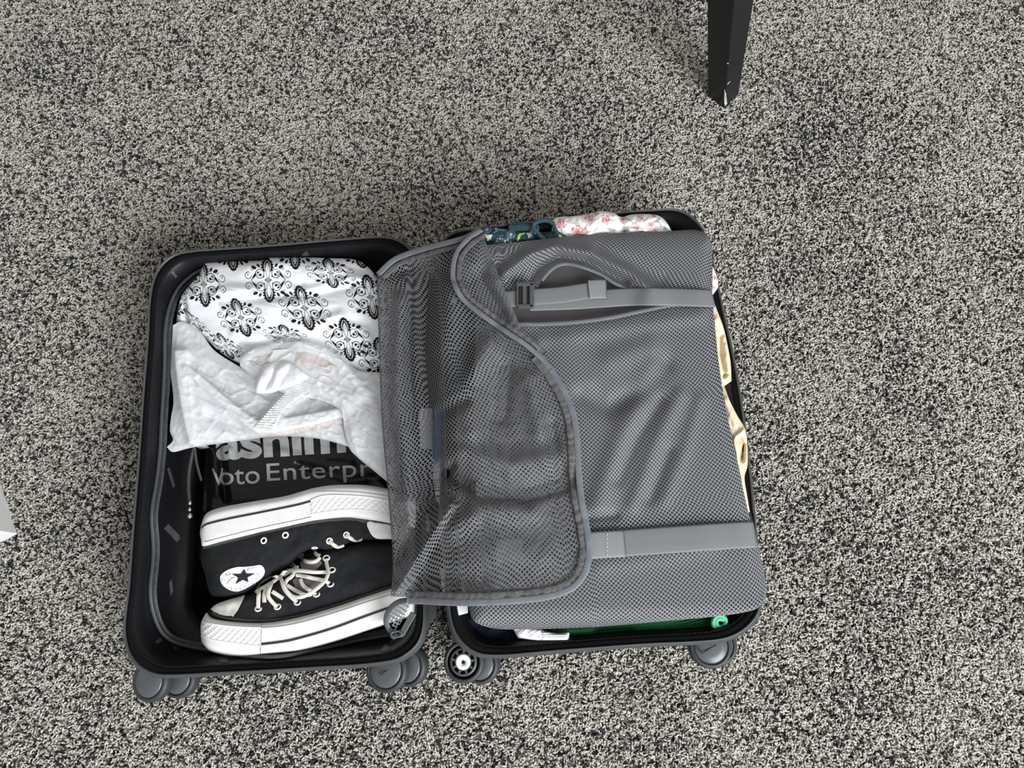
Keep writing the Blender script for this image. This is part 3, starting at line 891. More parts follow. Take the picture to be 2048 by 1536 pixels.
# same cloth running down the hinge side, glimpsed through the mesh
G = coons([(880, 520), (950, 512)], [(872, 840), (932, 800)], left=[(880, 520), (882, 680), (872, 840)], nu=70, nv=260)
t2 = pillow('teal_floral_garment', G, 0.103, 0.012, 0.05, M['teal'], None, e=lambda u, v: edgefn(u, v, 5, 10, 0.5, 0.5), col=teal_col)
tag(t2, 'dark teal floral garment tucked under the mesh flap along the hinge side', 'garment')
G = coons([(868, 812), (890, 800)], [(862, 945), (884, 930)], nu=16, nv=40)
o = pillow('blue_garment', G, 0.110, 0.008, 0.04, M['blue'], None, e=lambda u, v: edgefn(u, v, 4, 8, 0.5, 0.5))
tag(o, 'bright blue cloth strip glimpsed through the mesh flap', 'garment')
G = coons([(886, 800), (945, 780)], [(892, 1205), (958, 1215)], left=[(886, 800), (884, 920), (876, 1040), (885, 1120), (892, 1205)], nu=26, nv=90)
o = pillow('greige_garment', G, 0.100, 0.010, 0.05, M['beige'], None, e=lambda u, v: edgefn(u, v, 4, 10, 0.5, 0.5), zadd=lambda x, y, u, v: 0.006 * fbm(x / 22, y / 35, 8))
tag(o, 'greige garment under the mesh flap beside the compression panel', 'garment')
G = coons([(872, 905), (886, 890)], [(872, 1000), (880, 1010)], left=[(872, 905), (866, 950), (872, 1000)], nu=14, nv=40)
o = pillow('white_shirt', G, 0.113, 0.005, 0.03, M['white'], None)
tag(o, 'white cloth edge below the blue strip under the mesh flap', 'garment')
G = coons([(880, 1138), (904, 1130)], [(896, 1212), (914, 1215)], left=[(880, 1138), (884, 1175), (896, 1212)], nu=14, nv=40)
o = pillow('white_cloth', G, 0.110, 0.005, 0.03, M['white'], None)
tag(o, 'white cloth corner near the bottom of the mesh flap', 'garment')

# cream linen along the outer wall
G = coons([(1405, 590), (1424, 598), (1436, 625)], [(1430, 790), (1448, 772), (1463, 762)], right=[(1436, 625), (1447, 655), (1455, 690), (1461, 725), (1463, 762)], nu=40, nv=80)
c1 = pillow('cream_linen_garment', G, 0.1275, 0.010, 0.07, M['cream'], None, e=lambda u, v: edgefn(u, v, 5, 6, 0.5, 0.5),
            zadd=lambda x, y, u, v: folds(x, y, [([(1436, 672), (1452, 666)], 4, -0.004), ([(1441, 676), (1440, 700), (1449, 752)], 4, -0.006), ([(1430, 640), (1437, 760)], 7, 0.004), ([(1452, 690), (1458, 750)], 4, 0.003), ([(1446, 752), (1464, 745)], 3, -0.004)]) + 0.003 * fbm(x / 14, y / 30, 4))
tag(c1, 'cream linen garment with a buttonhole fold squeezed against the outer rim', 'garment')
G = coons([(1428, 770), (1447, 772), (1456, 795)], [(1478, 1040), (1492, 1034), (1500, 1026)], right=[(1456, 795), (1474, 830), (1490, 858), (1495, 890), (1495, 930), (1489, 955), (1494, 990), (1500, 1026)], nu=40, nv=110)
c2 = pillow('cream_linen_sleeve', G, 0.1275, 0.010, 0.07, M['cream'], None, e=lambda u, v: edgefn(u, v, 5, 8, 0.5, 0.5),
            zadd=lambda x, y, u, v: folds(x, y, [([(1472, 874), (1490, 858)], 4, 0.005), ([(1479, 878), (1487, 888), (1484, 918)], 5, -0.010), ([(1468, 880), (1478, 930), (1490, 1000)], 4, 0.005), ([(1450, 800), (1470, 850)], 5, 0.003)]) + 0.003 * fbm(x / 14, y / 30, 9))
tag(c2, 'cream linen sleeve with a dark hollow fold along the outer rim', 'garment')
G = coons([(1492, 1018), (1502, 1026)], [(1498, 1060), (1508, 1050)], nu=10, nv=20)
o = pillow('navy_scrap', G, 0.1275, 0.008, 0.03, M['navy'], None)
tag(o, 'navy cloth corner below the cream sleeve', 'garment')

# rolled green garment along the near wall
G = coons([(1064, 1240), (1200, 1225), (1330, 1215), (1440, 1212)], [(1072, 1276), (1180, 1280), (1330, 1275), (1444, 1262)], nu=110, nv=50)
gr = pillow('green_rolled_garment', G, 0.090, 0.020, 0.06, M['green'], None, e=lambda u, v: edgefn(u, v, 12, 2.4, 0.5, 0.5),
            zadd=lambda x, y, u, v: folds(x, y, [([(1200, 1262), (1260, 1262)], 9, -0.006), ([(1120, 1265), (1180, 1262)], 9, 0.004)]) + 0.0016 * np.sin((y + (x - 1380) * 0.22) * 1.1) * np.clip((x - 1330) / 60, 0, 1))
tag(gr, 'emerald green knit garment rolled up along the near wall', 'garment')
a = np.linspace(0.4, 2 * np.pi * 1.75, 70)
rad = np.linspace(5.5, 16.0, 70)
sp = np.column_stack([1440 + rad * 0.98 * np.cos(a), 1244 - rad * 1.0 * np.sin(a)])
V, F = tube('', at(sp[:, 0], sp[:, 1], 0.1205 - 0.004 * (sp[:, 1] - 1230) / 30), 0.0027, None, seg=8, flat=1.5, ret=True)
mk('rolled_edge', V, F, M['greenlight'], gr, label='pale green inside of the roll')
# white garment and navy one at the near hinge corner
G = coons([(1024, 1252), (1050, 1250), (1085, 1258)], [(1036, 1276), (1062, 1280), (1092, 1284)], nu=34, nv=26)
o = pillow('white_knit_garment', G, 0.113, 0.012, 0.02, M['white'], None, e=lambda u, v: edgefn(u, v, 5, 4, 0.5, 0.5), zadd=lambda x, y, u, v: 0.004 * fbm((x + y) / 12, y / 30, 2))
tag(o, 'white ribbed garment cuff lying on the green roll', 'garment')
G = coons([(1078, 1259), (1110, 1266), (1139, 1265)], [(1082, 1282), (1110, 1282), (1138, 1282)], nu=30, nv=16)
mk_ = pillow('cuff_band', G, 0.117, 0.008, 0.008, M['white'], o, e=lambda u, v: edgefn(u, v, 10, 4, 0.5, 0.5), zadd=lambda x, y, u, v: 0.0009 * np.sin(y * 1.5))
G = coons([(918, 1228), (985, 1235), (1035, 1258)], [(928, 1272), (980, 1292), (1040, 1285)], nu=30, nv=24)
o = pillow('navy_garment', G, 0.090, 0.010, 0.04, M['navy'], None, zadd=lambda x, y, u, v: 0.008 * fbm(x / 24, y / 18, 12))
tag(o, 'navy blue garment in the near hinge corner', 'garment')
p = at([912, 935, 936, 917], [1206, 1204, 1226, 1231], 0.124)
V = np.vstack([p, p - [0, 0, 0.0012]])
o = mk('white_tag', V, [(3, 2, 1, 0), (4, 5, 6, 7), (0, 1, 5, 4), (1, 2, 6, 5), (2, 3, 7, 6), (3, 0, 4, 7)], M['tagwhite'], None, smooth=False)
tag(o, 'small white paper tag sticking out below the flap hem', 'tag')

# ------------------------------------------------------------------ compression panel with mesh pocket
PT = [(958, 492), (1060, 481), (1180, 469), (1340, 462), (1388, 460), (1412, 468), (1424, 490)]
PR = [(1424, 490), (1425, 560), (1426, 610), (1441, 750), (1465, 880), (1496, 1020), (1519, 1105), (1531, 1160), (1530, 1196)]
PB = [(937, 1212), (944, 1236), (962, 1250), (1000, 1258), (1080, 1258), (1200, 1253), (1330, 1242), (1440, 1232), (1500, 1222), (1520, 1212), (1530, 1196)]
PL = [(958, 492), (950, 700), (942, 950), (936, 1130), (937, 1212)]
PFOLDS = [([(1195, 1010), (1240, 880), (1310, 740)], 24, 0.0060), ([(1265, 1010), (1310, 890), (1360, 790)], 16, 0.0042), ([(1330, 1000), (1370, 900), (1400, 800)], 14, 0.0030),
          ([(1235, 960), (1275, 870), (1320, 800)], 13, -0.0040), ([(1298, 1000), (1338, 900)], 11, -0.0030),
          ([(1165, 790), (1215, 815), (1290, 780), (1330, 730)], 20, -0.0065), ([(1130, 700), (1170, 760)], 26, 0.0045), ([(1220, 720), (1300, 690)], 24, 0.0045),
          ([(1080, 680), (1400, 630)], 16, 0.0035), ([(1180, 1035), (1230, 1030)], 9, -0.0045), ([(1200, 1130), (1330, 1110), (1420, 1090)], 20, 0.0025)]

def panel_z(x, y):
    e = np.clip(np.minimum.reduce([(x - 935) / 40, (y - 455 - (1424 - x) * 0.05) / 50, (1250 - y) / 40 + (1200 - x) * 0.0007, (1424 + np.clip(y - 600, 0, 600) * 0.18 - x) / 40 + 0.2]), 0, 1)
    return 0.1325 + 0.018 * np.sqrt(np.clip(1 - (1 - e) ** 2, 0, 1)) + 1.05 * folds(x, y, PFOLDS)

G = coons(PT, PB, PL, PR, nu=60, nv=80)
pan = sheet('compression_panel', G, lambda x, y, u, v: panel_z(x, y) - 0.0095 * edgefn(u, v, 14, 14), M['panel'], suit, thick=0.003, label='mauve grey padded compression panel')

# upper mesh, down to the raised lip of the pocket opening
LIPU = [(955, 600), (1000, 598), (1040, 592), (1070, 583), (1083, 562), (1097, 545), (1112, 533), (1130, 528), (1152, 531), (1180, 540), (1205, 551), (1232, 568), (1270, 583), (1330, 596), (1425, 600)]
UP_F = [([(1010, 545), (1060, 508), (1110, 492), (1180, 505), (1260, 545), (1310, 585)], 12, 0.013), ([(1050, 570), (1080, 535), (1120, 515), (1170, 522), (1250, 565)], 8, -0.007),
        ([(1200, 500), (1320, 560)], 16, -0.004), ([(985, 540), (1040, 500)], 12, -0.006)]
up = sheet('mesh_pocket', coons(PT, LIPU, [(958, 492), (955, 600)], [(1424, 490), (1425, 545), (1425, 600)], nu=150, nv=70),
           lambda x, y, u, v: panel_z(x, y) + folds(x, y, UP_F) + 0.004 * np.clip((v - 0.75) * 4, 0, 1) * np.exp(-((x - 1150) / 110) ** 2), M['mesh_panel'], pan, label='grey mesh pocket above the opening')
LIPL = [(953, 655), (1040, 650), (1080, 650), (1150, 646), (1220, 637), (1290, 622), (1340, 612), (1390, 609), (1426, 610)]
PR2 = [(1426, 610), (1441, 750), (1465, 880), (1496, 1020), (1519, 1105), (1531, 1160), (1530, 1196)]
lo = sheet('mesh_pocket', coons(LIPL, PB, [(953, 655), (942, 950), (937, 1212)], PR2, nu=150, nv=180),
           lambda x, y, u, v: panel_z(x, y) + 0.0005, M['mesh_panel'], pan, label='grey mesh pocket below the opening')
# opening's zipper edges
c = crv(LIPU[4:-1], 70)
z = panel_z(c[:, 0], c[:, 1]) + folds(c[:, 0], c[:, 1], UP_F) + 0.0055 * np.exp(-((c[:, 0] - 1150) / 110) ** 2)
ribbon('pocket_zipper', at(c[:, 0], c[:, 1], z), 0.0042, 0.002, M['zipgrey'], pan)
c = crv(LIPL, 80)
ribbon('pocket_zipper', at(c[:, 0], c[:, 1] - 1.5, panel_z(c[:, 0], c[:, 1]) + 0.0022), 0.0048, 0.002, M['zipgrey'], pan)
c = crv([(p[0], p[1] + 7) for p in LIPL[2:]], 170)
lst = []
for k in range(0, 168, 2):
    q = at(c[k:k + 2, 0], c[k:k + 2, 1], panel_z(c[k:k + 2, 0], c[k:k + 2, 1]) + 0.0012)
    lst.append(tube('', q, 0.00035, None, seg=5, ret=True))
V, F = join(lst)
o = mk('stitching', V, F, M['black'], pan); o['kind'] = 'stuff'

def strap(name, pts, w, mat, lift, n=60, t=0.0016, parent=None, up_=True):
    c = crv(pts, n)
    zz = np.maximum.reduce([panel_z(c[:, 0], c[:, 1] + d) + (folds(c[:, 0], c[:, 1] + d, UP_F) * (d < 0) * np.clip((c[:, 0] - 1230) / 20, 0, 1) if up_ else 0) for d in (-14, 0, 14)])
    z = smooth3(np.column_stack([zz] * 3), 10)[:, 0] + lift
    return ribbon(name, at(c[:, 0], c[:, 1], z), w, t, mat, parent or pan)

strap('compression_strap', [(1060, 604), (1150, 601), (1260, 594), (1340, 594), (1426, 597)], 0.0235, M['strap'], 0.0046)
strap('strap_tail', [(1061, 594), (1075, 593.5), (1120, 590), (1170, 582.5), (1198, 580)], 0.0215, M['strap'], 0.0058)
strap('strap_tail', [(1000, 600), (1020, 598), (1038, 596)], 0.0215, M['strap'], 0.0058, 12)
strap('strap_loop', [(1178, 579), (1196, 578), (1213, 578)], 0.0250, M['loop'], 0.0082, 12)
strap('compression_strap', [(1150, 1094), (1240, 1087), (1380, 1077), (1470, 1071), (1510, 1069)], 0.0300, M['strap'], 0.0030)
strap('strap_loop', [(1176, 1091), (1213, 1089), (1250, 1087)], 0.0300, M['loop'], 0.0058, 20)
c = at(np.full(12, 1214.0), np.linspace(1068, 1112, 12), panel_z(1214, 1090) + 0.0078)
lst = [tube('', c[k:k + 2], 0.0004, None, seg=5, ret=True) for k in range(0, 12, 2)]
V, F = join(lst); mk('stitching', V, F, M['white'], pan)

# ladder-lock buckle
def box8(P, t):
    V = np.vstack([P, P - [0, 0, t]])
    return V, [(3, 2, 1, 0), (4, 5, 6, 7), (0, 1, 5, 4), (1, 2, 6, 5), (2, 3, 7, 6), (3, 0, 4, 7)]
zb = panel_z(1050, 592) + 0.0105
bars = []
def bar(x0, y0, x1, y1, h=0.0045, dz=0):
    return box8(at([x0, x1, x1, x0], [y0, y0, y1, y1], zb + dz), h)
V, F = join([bar(1034, 564, 1068, 571), bar(1036, 608, 1066, 616), bar(1059, 566, 1068.5, 614), bar(1033, 567, 1036.5, 612), bar(1045, 568, 1053, 610, dz=-0.001)])
bk = mk('ladder_buckle', V, F, M['buckle'], pan, smooth=False)
bv = bk.modifiers.new('bevel', 'BEVEL'); bv.width = 0.0009; bv.segments = 2; bv.limit_method = 'ANGLE'
V, F = bar(1036, 570, 1060, 609, 0.001, -0.0026)
mk('buckle_slot', V, F, M['black'], bk, smooth=False)
# woven label seen through the flap
pz = panel_z(1018, 1100) + 0.0015
V, F = box8(at([992, 1045, 1046, 993], [1078, 1076, 1124, 1127], pz), 0.0006)
mk('woven_label', V, F, M['greylabel'], pan, smooth=False)

# ------------------------------------------------------------------ mesh divider flap of the left half, thrown over to the right
FL = [(757, 548), (760, 640), (763, 740), (768, 850), (777, 950), (785, 1050), (790, 1130), (786, 1193)]
FT = [(757, 548), (790, 520), (840, 502), (890, 489), (930, 478), (962, 462)]
FR = [(962, 462), (985, 520), (1010, 580), (1040, 650), (1070, 695), (1095, 730), (1118, 765), (1138, 810), (1148, 860), (1150, 920), (1155, 980), (1166, 1040), (1173, 1095), (1168, 1140), (1148, 1178)]
FB = [(786, 1193), (850, 1195), (920, 1198), (1000, 1194), (1060, 1191), (1110, 1187), (1148, 1178)]
FFOLD = [([(845, 560), (835, 700), (852, 850), (868, 1000)], 22, -0.016), ([(905, 560), (885, 700), (905, 830), (900, 900)], 26, 0.007), ([(800, 600), (795, 800), (815, 1000)], 16, 0.006),
         ([(880, 940), (960, 982), (1050, 990), (1130, 965)], 14, -0.013), ([(930, 905), (1020, 930), (1110, 915)], 24, 0.008), ([(900, 1060), (960, 1020), (1060, 1025)], 22, 0.007),
         ([(975, 690), (930, 770), (940, 860)], 22, 0.009), ([(1010, 740), (1000, 830)], 20, -0.006), ([(1060, 760), (1080, 860)], 24, 0.007), ([(930, 800), (880, 830)], 12, -0.006),
         ([(792, 1185), (850, 1090), (900, 1010)], 11, 0.011), ([(800, 1120), (850, 1020)], 12, -0.008), ([(850, 1150), (960, 1160)], 18, -0.004), ([(1000, 1090), (1080, 1110)], 34, 0.005),
         ([(870, 540), (950, 560), (1000, 640)], 15, -0.006), ([(800, 545), (860, 525)], 10, -0.004), ([(1100, 850), (1130, 960)], 12, -0.005), ([(905, 930), (870, 980)], 8, -0.008)]
def flap_z(x, y):
    t = np.clip((x - 765) / 190.0, 0, 1); t = t * t * (3 - 2 * t)
    base = 0.120 + t * (0.158 - 0.120)
    pz_ = panel_z(np.maximum(x, 975), y) + 0.0045
    k = np.clip((x - 930) / 60, 0, 1)
    b2 = base * (1 - k) + (pz_ + 0.006) * k
    f = 1.35 * folds(x, y, FFOLD) + 0.0012 * fbm(x / 30, y / 30, 21)
    z = np.maximum(b2 + f, 0.123 - 0.02 * np.clip((830 - x) / 60, 0, 1))
    return np.where(x > 950, np.maximum(z, pz_), z)

fg = coons(FT, FB, FL, FR, nu=170, nv=240)
flap = sheet('mesh_divider', fg, lambda x, y, u, v: flap_z(x, y), M['mesh_flap'], suit, label='grey mesh divider thrown across both halves')
# rolled fold at its left and the layer beneath running back to the hinge wall
lc = crv(FL, 90); hc = crv([(842, 575), (848, 800), (852, 1000), (852, 1195)], 90)
zl = flap_z(lc[:, 0], lc[:, 1])
A = at(lc[:, 0], lc[:, 1], zl); Hh = at(hc[:, 0], hc[:, 1], ZL - 0.004)
r = 0.007
rows = [A + np.array([-r * math.sin(t) * 0.5, 0, -r * (1 - math.cos(t))]) for t in np.linspace(0, math.pi, 9)]
for t in np.linspace(0.08, 1, 22):
    q = rows[8] * (1 - t) + Hh * t
    q = q + np.column_stack([np.zeros(90), np.zeros(90), -0.012 * math.sin(t * math.pi) + 0.003 * vnoise(np.arange(90) / 9.0, np.full(90, t * 4), 3)])
    rows.append(q)
W = np.stack(rows, 0)
V = W.reshape(-1, 3)
mk('mesh_under_layer', V, gridfaces(W.shape[0], 90), M['mesh_flap'], flap, uv=arcuv(W).reshape(-1, 2))
# corner folded back over itself
cg = coons([(962, 462), (964, 464)], [(1090, 724), (1096, 731)], [(962, 462), (935, 480), (915, 505), (907, 535), (909, 565), (926, 596), (960, 625), (1010, 660), (1052, 688), (1090, 724)],
           [(964, 464), (985, 520), (1010, 580), (1040, 650), (1070, 695), (1096, 731)], nu=60, nv=130)
CF = [([(980, 500), (960, 560), (1000, 620)], 16, -0.006), ([(1000, 560), (1040, 640)], 12, 0.004)]
corner_z = lambda x, y: np.maximum(flap_z(x, y), panel_z(np.maximum(x, 975), y) + 0.006) + 0.0075 * np.clip((1098 - x) / 60, 0.15, 1) + folds(x, y, CF)
sheet('folded_corner', cg, lambda x, y, u, v: corner_z(x, y) - 0.004 * np.clip(u - 0.85, 0, 1) / 0.15, M['mesh_flap'], flap)

# zipper tape and gathered binding along the free edge
def edge_tape(pts, zfun, n, lift, w=0.0078, inward=None, bw=0.0085, b0=0.0, b1=1.0):
    c = crv(pts, n); z = zfun(c[:, 0], c[:, 1]) + lift
    ribbon('divider_zipper', at(c[:, 0], c[:, 1], z), w, 0.0022, M['zipgrey'], flap)
    if inward is not None:
        t = np.gradient(c, axis=0); t /= np.linalg.norm(t, axis=1)[:, None]
        nrm = np.column_stack([t[:, 1], -t[:, 0]]) * inward
        d = c + nrm * 12
        k0, k1 = int(n * b0), int(n * b1); d = d[k0:k1]; n = len(d)
        zz = zfun(d[:, 0], d[:, 1]) + lift * 0.7 + 0.0020 * vnoise(np.arange(n) / 1.7, np.zeros(n), 4)
        ribbon('gathered_binding', at(d[:, 0], d[:, 1], zz), bw + 0.0022 * vnoise(np.arange(n) / 1.4, np.zeros(n), 9), 0.0022, M['bind'], flap)
edge_tape([(756, 549), (790, 519), (840, 500), (890, 487), (930, 476), (958, 461)], flap_z, 60, 0.003, inward=-1, bw=0.0065)
edge_tape([(962, 460), (935, 479), (914, 505), (906, 535), (908, 565), (925, 597), (960, 627), (1010, 662), (1052, 690), (1090, 724), (1102, 740)], corner_z, 90, 0.002, 0.0062, inward=1, bw=0.006, b1=0.93)
zfz = lambda x, y: np.maximum(flap_z(np.minimum(x, 1165), np.minimum(y, 1190)), panel_z(np.maximum(x, 975), y) * np.where(x > 960, 1, 0) + 0.004)
edge_tape([(1072, 703), (1088, 722), (1108, 748), (1132, 790), (1148, 835), (1154, 885), (1157, 940), (1163, 1000), (1174, 1060), (1178, 1105), (1168, 1148), (1140, 1178), (1085, 1195), (1000, 1203), (920, 1205), (850, 1202), (815, 1201)],
          zfz, 230, 0.003, inward=-1, b0=0.012)
c = crv([(820, 1200), (797, 1204), (779, 1219), (772, 1240), (778, 1258), (792, 1270)], 40)
ribbon('divider_zipper', at(c[:, 0], c[:, 1], np.linspace(0.122, 0.094, 40)), 0.0062, 0.0022, M['zipdark'], flap)
sheet('mesh_tail', coons([(800, 1206), (822, 1204)], [(790, 1262), (806, 1240)], [(800, 1206), (778, 1232), (790, 1262)], nu=20, nv=30), lambda x, y, u, v: 0.116 - 0.018 * v, M['mesh_flap'], flap)
# slider with its pull tab
sb = at(788, 1270, 0.098)
V, F = lathe([(0.0001, 0.003), (0.003, 0.0028), (0.0048, 0.001), (0.0048, -0.002), (0.003, -0.003)], 20, sb, (0.1, 0, 1))
sl = mk('zipper_slider', V, F, M['metal'], flap)
a0 = np.array([803, 1269.]); a1 = np.array([826, 1227.])
d = (a1 - a0) / np.linalg.norm(a1 - a0); s = np.array([-d[1], d[0]]) * 6.2
zp0, zp1 = 0.1005, 0.1035
pts = np.array([a0 - s * .95, a0 - d * 5 - s * .5, a0 - d * 6.5, a0 - d * 5 + s * .5, a0 + s * .95, a1 + s, a1 + d * 2 + s * .7, a1 + d * 2 - s * .7, a1 - s])
tt = ((pts - a0) @ d) / np.linalg.norm(a1 - a0)
P = at(pts[:, 0], pts[:, 1], zp0 + (zp1 - zp0) * tt)
n = len(P)
V = np.vstack([P, P - [0, 0, 0.0022]])
F = [list(range(n))[::-1], [n + i for i in range(n)]] + [[i, (i + 1) % n, (i + 1) % n + n, i + n] for i in range(n)]
pl = mk('pull_tab', V, F, M['metal'], sl, smooth=False, label='grey zipper pull tab', bvh=True)
bv = pl.modifiers.new('bevel', 'BEVEL'); bv.width = 0.0006; bv.segments = 2; bv.limit_method = 'ANGLE'
lp = np.array([(783, 1266), (790, 1263), (799, 1263), (804, 1268), (799, 1273), (790, 1274), (784, 1272)])
c = crv(lp, 28, closed=True)
tube('slider_bail', at(c[:, 0], c[:, 1], 0.1035), 0.0012, M['metal'], sl, seg=8, closed=True)
# white care label on the hinge wall under the mesh
V, F = box8(at([839, 865, 866, 840], [818, 816, 897, 898], 0.098), 0.0008)
mk('care_label', V, F, M['tagwhite'], suit, smooth=False, label='white woven care label under the mesh')

# ------------------------------------------------------------------ damask pouch (far end of the left half)
def motif(X, Y):
    """black amount of one damask ornament in its own frame (x to the side, y up, about -1..1)"""
    x = np.abs(X); y = np.abs(Y)
    w = 0.022
    def line(d, t): return np.clip((t - d) / w + 0.5, 0, 1)
    ink = np.zeros(X.shape)
    # leaf-shaped bud with a scalloped edge above and below
    yy = (y - 0.70) / 0.36
    half = 0.30 * np.clip(1 - np.abs(yy) ** 2.2, 0, 1) ** 0.62 * (1 - 0.25 * yy) + 0.0
    half = half * (1 + 0.13 * np.sin(y * 46))
    bud = np.clip((half - x) / w + 0.5, 0, 1) * (np.abs(yy) < 1)
    h2 = 0.15 * np.clip(1 - np.abs((y - 0.60) / 0.32) ** 2, 0, 1) ** 0.7
    outl = np.clip(1 - np.abs(h2 - x) / 0.026, 0, 1) * (np.abs((y - 0.60) / 0.32) < 1)
    h3 = 0.085 * np.clip(1 - np.abs((y - 0.52) / 0.27) ** 2, 0, 1) ** 0.8 * (1 + 0.3 * np.sin(y * 60))
    inner = np.clip((h3 - x) / w + 0.5, 0, 1) * (np.abs((y - 0.52) / 0.27) < 1)
    vein = line(x, 0.012) * (y > 0.42) * (y < 0.70)
    bud = np.clip(bud - outl - inner + vein, 0, 1)
    stem = line(np.abs(x - (0.05 + 0.10 * np.clip((y - 0.16) / 0.3, 0, 1) ** 1.5)), 0.014) * (y > 0.14) * (y < 0.50)
    ink = np.maximum(ink, np.maximum(bud * (y > 0.36), stem))
    # four ring scrolls with a comma inside
    cx, cy = 0.40, 0.30
    d = np.hypot(x - cx, y - cy)
    ink = np.maximum(ink, line(np.abs(d - 0.205), 0.020))
    ink = np.maximum(ink, line(np.hypot(x - 0.37, y - 0.25), 0.068))
    ink = np.maximum(ink, line(np.hypot((x - 0.48), (y - 0.36)), 0.05))
    ink = np.maximum(ink, line(np.abs(np.hypot(x - 0.44, y - 0.30) - 0.09), 0.018) * (x > 0.42))
    ink = np.maximum(ink, line(np.hypot(x - 0.22, y - 0.17), 0.045))
    # middle lozenge with white tracery
    dd = x / 0.20 + y / 0.16
    loz = np.clip((1 - dd) / 0.1, 0, 1)
    tr = np.maximum(line(np.abs(x * 0.9 - y), 0.010), np.maximum(line(np.abs(dd - 0.55) * 0.15, 0.010), line(x, 0.008)))
    ink = np.maximum(ink, np.clip(loz - tr * 0.85, 0, 1))
    # side brackets
    t = np.clip((y - 0.0) / 0.42, 0, 1)
    xb = 0.86 - 0.27 * t - 0.05 * np.sin(t * 3.14)
    ink = np.maximum(ink, line(np.abs(x - xb), 0.016 + 0.055 * np.sin(t * 3.14) ** 2) * (y < 0.42))
    # outer curls
    d2 = np.hypot(x - 0.98, y - 0.245)
    ink = np.maximum(ink, line(np.abs(d2 - 0.155), 0.018) * ((x > 0.9) | (y < 0.245)))
    ink = np.maximum(ink, line(np.hypot(x - 0.99, y - 0.28), 0.035))
    ink = np.maximum(ink, line(np.hypot(x - 1.03, y - 0.36), 0.022)); ink = np.maximum(ink, line(np.hypot(x - 0.89, y - 0.33), 0.02))
    # small leaves beside the buds
    for (lx, ly, a, rx, ry) in ((0.45, 0.68, 0.9, 0.12, 0.07), (0.68, 0.60, 0.35, 0.15, 0.09)):
        u_ = (x - lx) * math.cos(a) + (y - ly) * math.sin(a); v_ = -(x - lx) * math.sin(a) + (y - ly) * math.cos(a)
        ink = np.maximum(ink, np.clip((1 - (u_ / rx) ** 2 - (v_ / ry) ** 2) * 3, 0, 1))
    d3 = np.hypot(x - 0.76, y - 0.54)
    ink = np.maximum(ink, line(np.abs(d3 - 0.07), 0.014) * (y < 0.56))
    return ink

MOT = [  # centre, tip-to-tip vector half (towards the upper tip), sideways half vector
    ((407.5, 569), (-4, -43), (38, -1)), ((536.5, 560), (-3, -43), (40, -1)), ((661, 546), (-7, -29), (42, 3)),
    ((482, 635), (-14, -37), (38, -4)), ((609.5, 616), (-12, -43), (43, 0)), ((741, 594), (-9, -43), (41, -3)),
    ((694.5, 679), (-8, -42), (40, 0)), ((386, 640), (-16, -22), (26, 14)), ((451, 692), (-13, -25), (30, 9)),
    ((572, 672), (-8, -22), (38, 4)), ((464, 497), (-3, -43), (38, 0)), ((588, 494), (-3, -43), (38, 0)), ((762, 716), (-6, -40), (40, 0)),
    ((340, 600), (-6, -38), (30, 3)), ((720, 505), (-6, -30), (40, 3)), ((545, 745), (-6, -38), (38, 0)), ((790, 540), (-6, -38), (38, 0))]
def damask_col(px, py, u, v):
    ink = np.zeros(px.shape)
    for (cx, cy), (ux, uy), (sx, sy) in MOT:
        det = sx * uy - sy * ux
        dx = px - cx; dy = py - cy
        a = (dx * uy - dy * ux) / det; b = (sx * dy - sy * dx) / det
        near = (np.abs(a) < 1.4) & (np.abs(b) < 1.2)
        if near.any():
            ink[near] = np.maximum(ink[near], motif(a[near], b[near]))
    w = np.array([0.755, 0.775, 0.80]); k = np.array([0.005, 0.005, 0.006])
    return w * (1 - ink[..., None]) + k * ink[..., None]

G = coons([(409, 525), (446, 523), (490, 522), (524, 520.5), (533, 515), (565, 514.5), (620, 515), (660, 516.5), (700, 518), (722, 524), (742, 540), (760, 562), (800, 600)],
          [(352, 646), (400, 668), (440, 704), (490, 730), (560, 735), (640, 735), (720, 760), (800, 765)],
          [(409, 525), (398, 548), (380, 570), (364, 590), (356, 618), (352, 646)], nu=520, nv=270)
DF = [([(440, 600), (520, 595), (620, 590), (700, 572)], 9, -0.005), ([(430, 585), (530, 578)], 12, 0.003), ([(500, 640), (560, 680), (480, 690)], 12, -0.004), ([(560, 545), (600, 570)], 10, -0.003),
      ([(620, 650), (680, 630), (700, 650)], 10, 0.004), ([(700, 640), (740, 650), (760, 700)], 9, -0.004), ([(600, 590), (700, 560), (755, 555)], 12, 0.004), ([(470, 670), (560, 690)], 12, 0.004),
      ([(680, 535), (750, 575)], 9, 0.004), ([(365, 600), (372, 645)], 6, -0.005), ([(500, 530), (640, 540)], 20, 0.004)]
dm = pillow('damask_pouch', G, lambda x, y, u, v: 0.074 - 0.022 * np.clip((v - 0.55) / 0.35, 0, 1) ** 1.3, 0.016, 0.055, M['satin'], None, e=lambda u, v: edgefn(u, v, 8, 6, 0.4, 0.6), col=damask_col, bvh=True,
            zadd=lambda x, y, u, v: 1.5 * folds(x, y, DF) + 0.005 * fbm(x / 70, y / 34, 31, 2) + 0.0022 * np.abs(vnoise((x + 0.6 * y) / 60, (y - 0.25 * x) / 13, 33)))
tag(dm, 'white poly pouch with black damask ornaments at the far end of the case', 'pouch')

